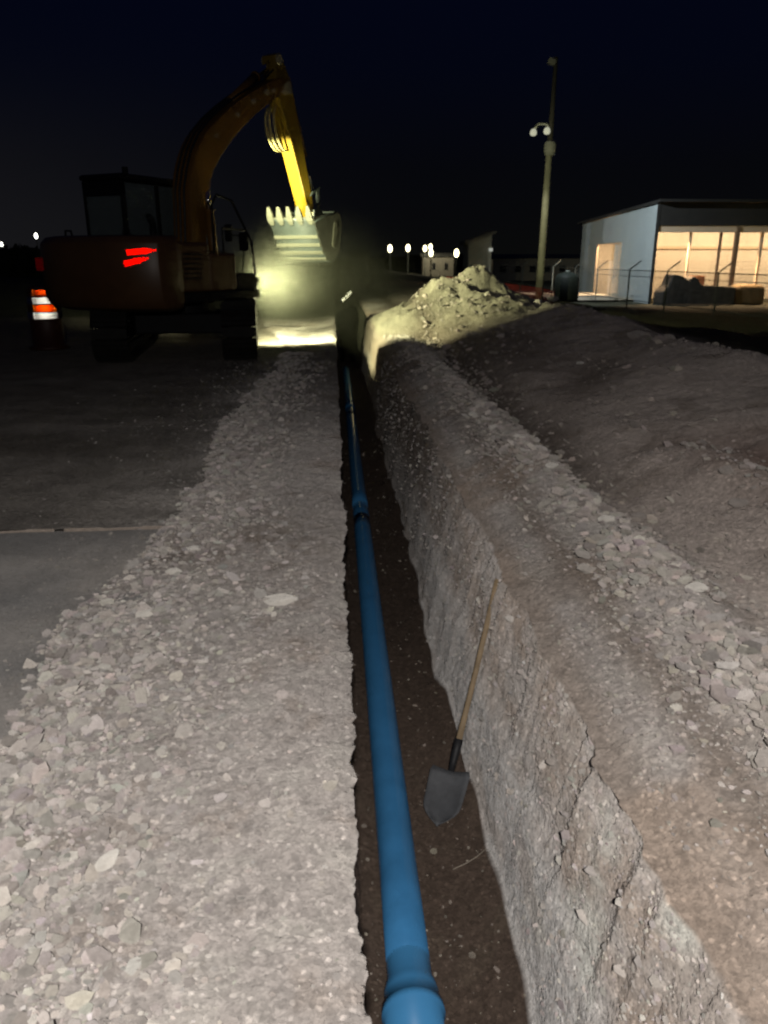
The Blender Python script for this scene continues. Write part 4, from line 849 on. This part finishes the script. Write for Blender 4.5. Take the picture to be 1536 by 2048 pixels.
# end wall: corrugated panels, each one its own piece; doorway between y 5.0 and 7.4
door = (5.4, 9.9, 3.45)
npan = 15
for k in range(npan):
    ya = SD * k / npan; yb = SD * (k + 1) / npan; mid = (ya + yb) / 2; zlo = door[2] if door[0] < mid < door[1] else 0
    V = []; F = []; nc = 12
    for i in range(nc + 1):
        y_ = ya + (yb - ya) * i / nc - (.006 if i == nc else 0); dx_ = (.022 if (i // 2) % 2 == 0 else 0.)
        V += [(-dx_, y_, zlo), (-dx_, y_, hz(y_) - .05)]
    F = [(2 * i, 2 * i + 2, 2 * i + 3, 2 * i + 1) for i in range(nc)]
    o = mesh('wall_panel', V, F, mat('sheet_metal_dull', (.27, .29, .27), .5, noise=.08, nscale=1.5) if k in (10, 11, 12, 14) else m_wall, shd); s_ = o.modifiers.new('s', 'SOLIDIFY'); s_.thickness = .012
b = MB(); b.bb((-.06, -.08, 0), (.06, .10, HF - .02)); b.build('corner_trim', m_dkfas, shd)
b = MB()
b.bb((-.06, door[0] - .10, 0), (.06, door[0], door[2] + .1)); b.bb((-.06, door[1], 0), (.06, door[1] + .1, door[2] + .1)); b.bb((-.06, door[0], door[2]), (.06, door[1], door[2] + .1)); b.build('door_frame', m_lpost, shd)
# roof sheets
r_ = MB(); r_.prism([(-.75, hz(-.75) + .0), (SD + .6, hz(SD + .6)), (SD + .6, hz(SD + .6) + .13), (-.75, hz(-.75) + .13)], -.28, SL + .3, lambda p, q, dd: (dd, p, q)); r_.build('roof', m_dkfas, shd)
b = MB(); b.bb((.06, -.06, HF - 1.15), (SL, .02, HF - .03)); b.build('fascia', m_dkfas, shd)
b = MB(); b.bb((.10, .03, HF - 1.50), (SL, .16, HF - 1.15)); b.build('header_beam', m_lpost, shd)
# back wall lining (lit) and girts
for k in range(16):
    xa = SL * k / 16
    b = MB(); b.bb((xa + .005, 6.5, 0), (xa + SL / 16 - .005, 6.56, hz(6.5) - .3)); b.build('lining_panel', m_wallin, shd)
b = MB(); b.bb((0.08, .3, hz(.3) - .36), (SL, 6.5, hz(.3) - .30)); b.build('ceiling_board', m_wallin, shd)
for zz in (3.15,):
    b = MB(); b.bb((.1, 6.36, zz), (SL, 6.47, zz + .16)); b.build('girt', m_lpost, shd)
b = MB(); b.bb((.03, .1, 0), (.06, 6.5, HF - .4)); b.build('lining_panel', m_wallin, shd)
for (px_, wd, m_, yy) in ((1379, .13, m_lpost, .35), (1441, .13, m_post, .35), (1468, .22, m_post, -.05), (1526, .16, m_lpost, .35)):
    xw = at(px_, 520, 45.5).x - SX; b = MB(); b.bb((xw - wd / 2, yy, 0), (xw + wd / 2, yy + wd, HF - 1.2)); b.build('post', m_, shd, bevel=.01)
for k in range(6):
    b = MB(); b.bb((8.5 + k * 1.7, .35, 0), (8.65 + k * 1.7, .5, HF - 1.2)); b.build('post', m_post, shd)
b = MB(); b.bb((-.9, -2.6, -.10), (SL, SD, .03)); b.build('shed_floor', mat('pale_concrete', (.55, .48, .38), .85, noise=.15, nscale=2), shd)
b = MB(); b.bb((.3, 5.4, .03), (.5, 7.4, 1.75)); b.build('plywood_sheet', mat('plywood', (.55, .33, .10), .7, noise=.2, nscale=5), shd)
b = MB(); b.bb((.06, SD - .2, 0), (2.3, SD - .12, 4.6)); b.build('lining_panel', m_wallin, shd)
# inner partition behind the doorway
b = MB(); b.bb((2.2, 6.6, .03), (2.3, SD, 4.6)); b.build('partition', m_wallin, shd)
for xw in (2.3, 6.2, 10.2, 14.2):
    lh = MB(); lh.box((xw, 3.0, hz(3.) - .45), (1.2, .16, .10)); o = lh.build('strip_light', mat('warm_tube', (1, .9, .7), .5, emit=(1, .78, .48), estr=9.), shd)
    lamp('shed_lamp', 'AREA', (SX + xw, SY + 3.0, SZ + hz(3.) - .55), 175, (1, .74, .44), 1.1, aim=(SX + xw, SY + 6.2, SZ + 1.2))
lamp('shed_lamp', 'AREA', (SX + .5, SY + 9., SZ + 4.3), 260, (1, .74, .46), .5, aim=(SX + 2.3, SY + 9., SZ + 2))
for xw in (1.5, 5., 8.5): lamp('shed_lamp', 'AREA', (SX + xw, SY + .25, SZ + 3.9), 300, (1, .66, .36), .4, aim=(SX + xw, SY - .8, SZ)).data.spread = R(100)  # added lamps under the eave, without fixtures, to brighten the floor in front

# things in and by the shed
def lumpy(name, x0_, x1_, y_, prof_, m, label, cat, dep=1.2, seed=1, group=None):
    """solid heap: side outline prof_ [(x, h)] extruded with a wobbly surface"""
    o_ = empty(name, ((x0_ + x1_) / 2, y_, SZ + .03), 0, label, cat, group); b = MB(); pr_ = [(x - (x0_ + x1_) / 2, 0 if h_ == 0 else h_) for x, h_ in prof_]; b.prism(pr_, -dep / 2, dep / 2, lambda p, q, dd: (p, dd, q)); return o_, b
x0_ = at(1311, 560, 45).x; x1_ = at(1462, 560, 45).x
X = lambda px_: at(px_, 560, 45).x
m_tarp = mat('dark_tarpaulin', (.03, .027, .024), .8, noise=.4, nscale=3, bump=.05, bscale=3)
o_, b = lumpy('covered_stack', X(1312), X(1462), SY - .6, [(X(1312), 0), (X(1312), .75), (X(1325), 1.15), (X(1332), 1.75), (X(1350), 1.65), (X(1364), 1.40), (X(1372), 1.62), (X(1380), 1.55), (X(1392), 1.15), (X(1462), 1.05), (X(1462), .0)], m_tarp, 'long dark tarp covered stack in front of the shed opening', 'tarp stack')
b.build('tarpaulin', m_tarp, o_, bevel=.08)
b = MB(); b.bb((-1.9, -.66, .02), (1.9, .66, .16)); b.build('pallet', m_post, o_)
o_, b = lumpy('crate', X(1398), X(1418), SY + .6, [(X(1398), 1.0), (X(1398), 1.75), (X(1424), 1.7), (X(1424), 1.0)], None, 'small orange crate standing behind the dark tarp stack', 'crate', .5)
b = MB(); b.bb((-.35, -.3, 0), (.35, .3, 1.62)); b.build('crate_body', mat('orange_plastic', (.40, .16, .07), .6), o_, bevel=.02)
hb = empty('hay_bale', (X(1496), SY - .4, SZ), 0, 'brown bale standing right of the dark tarp stack in the shed mouth', 'bale')
V, F_ = ico(3); V = np.sign(V) * np.abs(V) ** .45 * np.array([.95, .6, .60]) ; V += .03 * fbm(V[:, 0] * 3, V[:, 1] * 3 + V[:, 2] * 5, .6, 3)[:, None]; V[:, 2] += .60
mesh('bale_body', V, [tuple(f) for f in F_], mat('old_hay', (.12, .08, .035), .95, noise=.4, nscale=6, bump=.03, bscale=14), hb)
for xx_ in (-.4, .4): b = MB(); b.tube([(xx_, .62 * math.cos(a), .6 + .62 * math.sin(a)) for a in np.linspace(0, 6.283, 17)], .012, 5); b.build('twine', m_f if 'm_f' in globals() else m_post, hb)
# bushes and trees: trunk + leaf faces
def bush(x, y, z, rx, rz_, n, label, col=(.008, .010, .007), name='shrub', cat='shrub', group=None, leaf=.10, trunk=True):
    o_ = empty(name, (x, y, z), 0, label, cat, group)
    P_ = rng.normal(size=(n, 3)); P_ /= np.linalg.norm(P_, axis=1)[:, None]; P_ *= (rng.random(n) ** .45)[:, None]
    P_ *= (1 + .35 * fbm(P_[:, 0] * 2, P_[:, 2] * 2 + P_[:, 1], .7, 3))[:, None]; P_ = P_ * np.array([rx, rx, rz_]) + np.array([0, 0, rz_ * 1.0])
    D1 = rng.normal(size=(n, 3)) * leaf; D2 = rng.normal(size=(n, 3)) * leaf; V = np.stack([P_ - D1, P_ + D2, P_ + D1, P_ - D2], 1).reshape(-1, 3); T = np.arange(4 * n).reshape(n, 4)
    quickmesh('foliage', V, T, mat('leaf_' + name, col, .8, noise=.4, nscale=1.5), False, parent=o_)
    if trunk: MB().cyl((0, 0, -.2), (0, 0, rz_), .07 * rx + .03, .03, n=8).build('trunk', m_post, o_)
    return o_

# chain-link fence with barbed-wire arms
fn_ = empty('wire_fence', (0, 0, 0), 0, 'dark wire fence with slanted barbed wire arms in front of the shed', 'fence')
m_f = mat('fence_steel', (.07, .08, .075), .6); m_fl = mat('lit_fence_steel', (.50, .52, .46), .6)  # second steel is a lit copy, light put into its colour for one post
fp = [(1004, 78), (1045, 67), (1105, 57), (1149, 51), (1194, 45.5), (1258, 40.8), (1334, 36.8), (1436, 32), (1560, 27.8)]
PTS = []
for px_, D_ in fp:
    q_ = at(px_, 560, D_); PTS.append((q_.x, q_.y))
for i, (x_, y_) in enumerate(PTS):
    lit = (i == 2); zt_ = 1.1 if i > 2 else 1.1
    q_ = MB(); q_.cyl((x_, y_, -.8), (x_, y_, zt_), .034, n=10); q_.tube([(x_, y_, zt_), (x_ + .5, y_ - .12, zt_ + .42)], .03, 8)
    q_.build('fence_post', m_fl if lit else m_f, fn_, True)
for zz, rr_ in ((1.06, .020), (.78, .014), (-.38, .02)):
    for i in range(len(PTS) - 1):
        q_ = MB(); q_.cyl((*PTS[i], zz), (*PTS[i + 1], zz), rr_, n=8); q_.build('rail', m_f, fn_)
q_ = MB()
for k in range(3):
    for i in range(len(PTS) - 1):
        a_ = Vector((*PTS[i], 1.22 + .14 * k)) + Vector((.13 * (k + 1), -.03, 0)); c_ = Vector((*PTS[i + 1], 1.22 + .14 * k)) + Vector((.13 * (k + 1), -.03, 0)); q_.cyl(a_, c_, .004, n=4)
q_.build('barbed_wire', m_f, fn_)
q_ = MB()
for i in range(3, len(PTS) - 1):
    a_ = Vector((*PTS[i], 0)); c_ = Vector((*PTS[i + 1], 0)); L_ = (c_ - a_).length; nn2 = int((L_ + 1.5) / .14)
    for k in range(nn2):
        for sgn in (1, -1):
            s0 = k * .14 - (1.5 if sgn > 0 else 0); s1 = s0 + sgn * 1.5 if sgn > 0 else s0 - 1.5
            t0_, t1_ = (s0, s0 + 1.5) if sgn > 0 else (s0, s0 - 1.5); za, zb_ = -.4, 1.08
            lo_, hi_ = min(t0_, t1_), max(t0_, t1_)
            def cl(t_): return max(0, min(L_, t_))
            ta, tb = cl(t0_), cl(t1_)
            if abs(ta - tb) < .05: continue
            f_ = lambda t_: za + (zb_ - za) * (t_ - t0_) / (t1_ - t0_)
            q_.cyl(a_.lerp(c_, ta / L_) + Vector((0, 0, f_(ta))), a_.lerp(c_, tb / L_) + Vector((0, 0, f_(tb))), .003, n=3, caps=False)
o = q_.build('wire_mesh', m_f, fn_, kind='stuff')

# orange safety netting beyond the spoil pile
sn = empty('safety_netting', (0, 0, 0), 0, 'sagging red orange plastic safety netting beyond the spoil pile', 'netting')
m_net = mat('red_netting', (.42, .035, .03), .7)
q_ = MB(); pxs = [(890, 553, 26), (925, 556, 27), (960, 560, 28), (1000, 566, 29), (1040, 571, 30), (1085, 577, 31), (1110, 583, 32)]
for i in range(len(pxs) - 1):
    A = at(*pxs[i]); B = at(*pxs[i + 1]); Hn = .62
    for k in range(7):
        dz = -Hn * k / 6; q_.cyl(A + Vector((0, 0, dz)), B + Vector((0, 0, dz * .9)), .016, n=4, caps=False)
    for k in range(14):
        c_ = A.lerp(B, k / 14); q_.cyl(c_, c_ + Vector((0, 0, -Hn)), .014, n=4, caps=False)
q_.build('netting_mesh', m_net, sn, kind='stuff')
for i, (a_, b_, d_) in enumerate(pxs):
    A = at(a_, b_, d_); MB().cyl((A.x, A.y, -.9), (A.x, A.y, A.z + .08), .02, n=6).build('netting_stake', m_dsteel, sn)
# tank beside the pole
q0 = at(1133, 584, 43); tk = empty('storage_tank', (q0.x, q0.y, -.5), 0, 'squat grey green tank right of the pale pole', 'tank')
MB().lathe([(0, 0), (.62, 0), (.64, .1), (.64, 1.15), (.55, 1.32), (.2, 1.42), (0, 1.44)], n=28).build('tank_body', mat('tank_grey', (.03, .038, .032), .6, noise=.1), tk, True)
MB().lathe([(0, 1.42), (.12, 1.42), (.12, 1.52), (0, 1.53)], n=16).build('tank_lid', mat('tank_lid', (.16, .17, .15), .6), tk, True)
# pale rubble by the pole foot
for i, (a_, b_, s_, lb) in enumerate(((1075, 601, .22, 'pale rubble lump left of the lit strip by the pole foot'), (1094, 604, .20, 'pale rubble lump just right of the pole foot'), (1108, 597, .30, 'long low rubble lump between pole and shed apron'))):
    q0 = at(a_, b_, 31); rock(q0.x, q0.y, s_, lb, m_rock, (1, .7, .5), i * 1.1, z=q0.z - s_ * .2)

# lit apron beside the doorway
q0 = MB(); A = at(1108, 592, 44); q0.bb((A.x, 46.5, -.72), (SX - .1, 56, -.60)); o = q0.build('concrete_apron', mat('pale_concrete', (.5, .45, .36), .85)); tag(o, 'pale concrete apron beside the shed doorway', kind='structure')
lamp('apron_fill_light', 'SPOT', (SX + .6, 51, SZ + 3.2), 1500, (1, .75, .48), .2, aim=(SX - 3.0, 50, SZ + .2), angle=110, blend=.6)  # added spot without a fixture, brightens the apron

# ------------------------------------------------------------------ distant buildings
m_far = mat('far_grey_wall', (.16, .16, .15), .8, noise=.15, nscale=.5); m_farr = mat('far_roof', (.10, .10, .095), .8)
def house(pxl, pxr, pyb, pyt, D_, label, roof='mono', m=m_far, zb_=-1.0, dep=5., cat='building', wins=(), emit=None):
    A = at(pxl, pyt, D_); B = at(pxr, pyt, D_); L_ = (B - A).length; hh = A.z - zb_; ang = math.atan2(B.y - A.y, B.x - A.x)
    o_ = empty('building', (A.x, A.y, zb_), ang, label, cat)
    b = MB(); b.bb((0, 0, 0), (L_, dep, hh * .86)); b.build('wall', m, o_)
    b = MB()
    if roof == 'mono': b.prism([(-.3, hh * .80), (L_ + .3, hh * .98), (L_ + .3, hh * 1.02), (-.3, hh * .86)], -.3, dep + .3, lambda p, q, dd: (p, dd, q)); 
    else: b.prism([(-.4, hh * .86), (dep + .4, hh * .86), (dep / 2, hh * 1.02)], -.3, L_ + .3, lambda p, q, dd: (dd, p, q))
    b.build('roof', m_farr, o_)
    if roof == 'mono':
        g = MB(); g.prism([(0, hh * .80), (L_, hh * .80), (L_, hh * .96), (0, hh * .845)], .003, dep - .003, lambda p, q, dd: (p, dd, q)); g.build('gable', m, o_)
    for (u, v, w_, h_) in wins:
        k = MB(); k.bb((L_ * u, -.04, hh * v), (L_ * (u + w_), 0.02, hh * (v + h_))); fo = k.build('window', m_farr, o_)
        k = MB(); k.bb((L_ * (u + .1 * w_), -.05, hh * (v + .1 * h_)), (L_ * (u + .9 * w_), -.035, hh * (v + .9 * h_))); k.build('pane', m_blk, fo)
    return o_, L_, hh, ang
gb, L_, hh, ang = house(938, 984, 525, 464, 62, 'narrow grey building with slanted roof and small corner lamp', 'mono', mat('grey_tower', (.26, .27, .25), .8, noise=.1), dep=4)
b = MB(); b.box((L_ - .05, -.12, hh * .72), (.28, .12, .25)); b.build('corner_lamp', mat('dim_lamp', (.8, .8, .8), .5, emit=(.75, .78, .72), estr=.35), gb)
b = MB(); b.bb((L_ - .18, -.05, 0), (L_, .0, hh * .68)); b.build('corner_trim', mat('pale_trim', (.5, .5, .46), .7), gb)
house(986, 1172, 530, 509, 95, 'long low building behind the fence and pole', 'gable', mat('tan_far_wall', (.30, .26, .20), .8, noise=.2), dep=8, wins=[(.08 + .16 * k, .35, .07, .25) for k in range(6)])
wb, L_, hh, ang = house(846, 908, 518, 506, 120, 'small pale lit building under the distant yard lamps', 'gable', mat('pale_far_wall', (.20, .185, .155), .8), dep=6, wins=((.3, .3, .12, .3), (.7, .3, .12, .3)))
house(702, 734, 516, 500, 90, 'dim pale canopy roof straight beyond the trench', 'gable', mat('canopy_grey', (.28, .28, .24), .8), dep=4)
house(742, 768, 518, 511, 100, 'low grey roof right of the dim canopy', 'gable', mat('canopy_grey2', (.22, .22, .19), .8), dep=4)
LG = 'far yard lamps on the horizon'
def yard_lamp(px_, py_, D_, s, label, col=(1, .90, .52), st_=7., warm=0):
    q = at(px_, py_, D_); o_ = empty('yard_lamp', (q.x, q.y, -1.), 0, label, 'yard lamp', LG); zt_ = q.z + 1.
    MB().cyl((0, 0, 0), (0, 0, zt_), .09, .06, n=8).build('lamp_post', m_f, o_)
    MB().box((0, .12, zt_ + .05), (.5, .4, .12)).build('lamp_housing', m_blk, o_)
    V, F_ = ico(2); V = V * np.array([.8, .6, 1.35]) * s; V[:, 2] += zt_ - s * .2
    mesh('lamp_globe', V, [tuple(f) for f in F_], mat('lamp_glow_%d' % warm, (1, 1, .9), .5, emit=col, estr=st_), o_, True); return o_
for a_ in ((780, 496, 120, .42, 'leftmost yard lamp beyond the bucket, right of the dim canopy'), (816, 495, 120, .40, 'second yard lamp from the left beyond the bucket'),
           (850, 496, 118, .34, 'upper left lamp of the tight trio over the pale building'), (861, 493, 122, .34, 'upper right lamp of the tight trio over the pale building'), (862, 505, 115, .38, 'lowest lamp of the tight trio over the pale building'),
           (913, 505, 112, .42, 'left lamp of the pair beside the narrow grey building'), (932, 505, 112, .40, 'right lamp of the pair, touching the narrow grey building')):
    yard_lamp(*a_)
for a_ in ((72, 471, 110, .28, 'brightest far lamp at the left, above the dark treeline'), (128, 483, 110, .24, 'far lamp just left of the excavator'), (3, 488, 110, .22, 'far lamp at the very left edge')):
    yard_lamp(*a_, col=(1, 1, .88), warm=1)
lamp('yard_spill', 'POINT', at(868, 490, 116), 700, (1, .9, .62), .5)
# treeline at the far left, tree by tree
for i, (px_, D_, h_, w_) in enumerate(((20, 85, 3.4, 2.1), (48, 80, 3.6, 2.3), (76, 82, 3.1, 2.2))):
    q = at(px_, 515, D_); bush(q.x, q.y, -1.0, w_, h_ / 2, 1500, ['dark round tree at the left edge below the far lamps', 'dark tree in the middle of the left treeline', 'dark tree nearest the excavator in the left treeline'][i], (.012, .014, .010), 'dark_tree', 'tree', 'trees of the left treeline', leaf=.28)
# dim field vegetation and spoil silhouettes beyond the trench
q = at(600, 520, 150); V = []; F_ = []
nn3 = 120
for k in range(nn3 + 1):
    ang_ = R(-45) + R(90) * k / nn3; x_, y_ = 200 * math.sin(ang_), 200 * math.cos(ang_); hh_ = 2.2 + 1.3 * float(fbm(np.array([k * .8]), np.array([1.5]), 3., 4)[0]); V += [(x_, y_, -2), (x_, y_, hh_), (x_ * 1.05, y_ * 1.05, hh_ * .9), (x_ * 1.05, y_ * 1.05, -2)]
for k in range(nn3): F_ += [(4 * k, 4 * k + 4, 4 * k + 5, 4 * k + 1), (4 * k + 1, 4 * k + 5, 4 * k + 6, 4 * k + 2), (4 * k + 2, 4 * k + 6, 4 * k + 7, 4 * k + 3)]
o = mesh('hills', V, F_, mat('far_scrub', (.02, .02, .015), .9)); tag(o, 'low dark rise along the horizon', kind='structure')
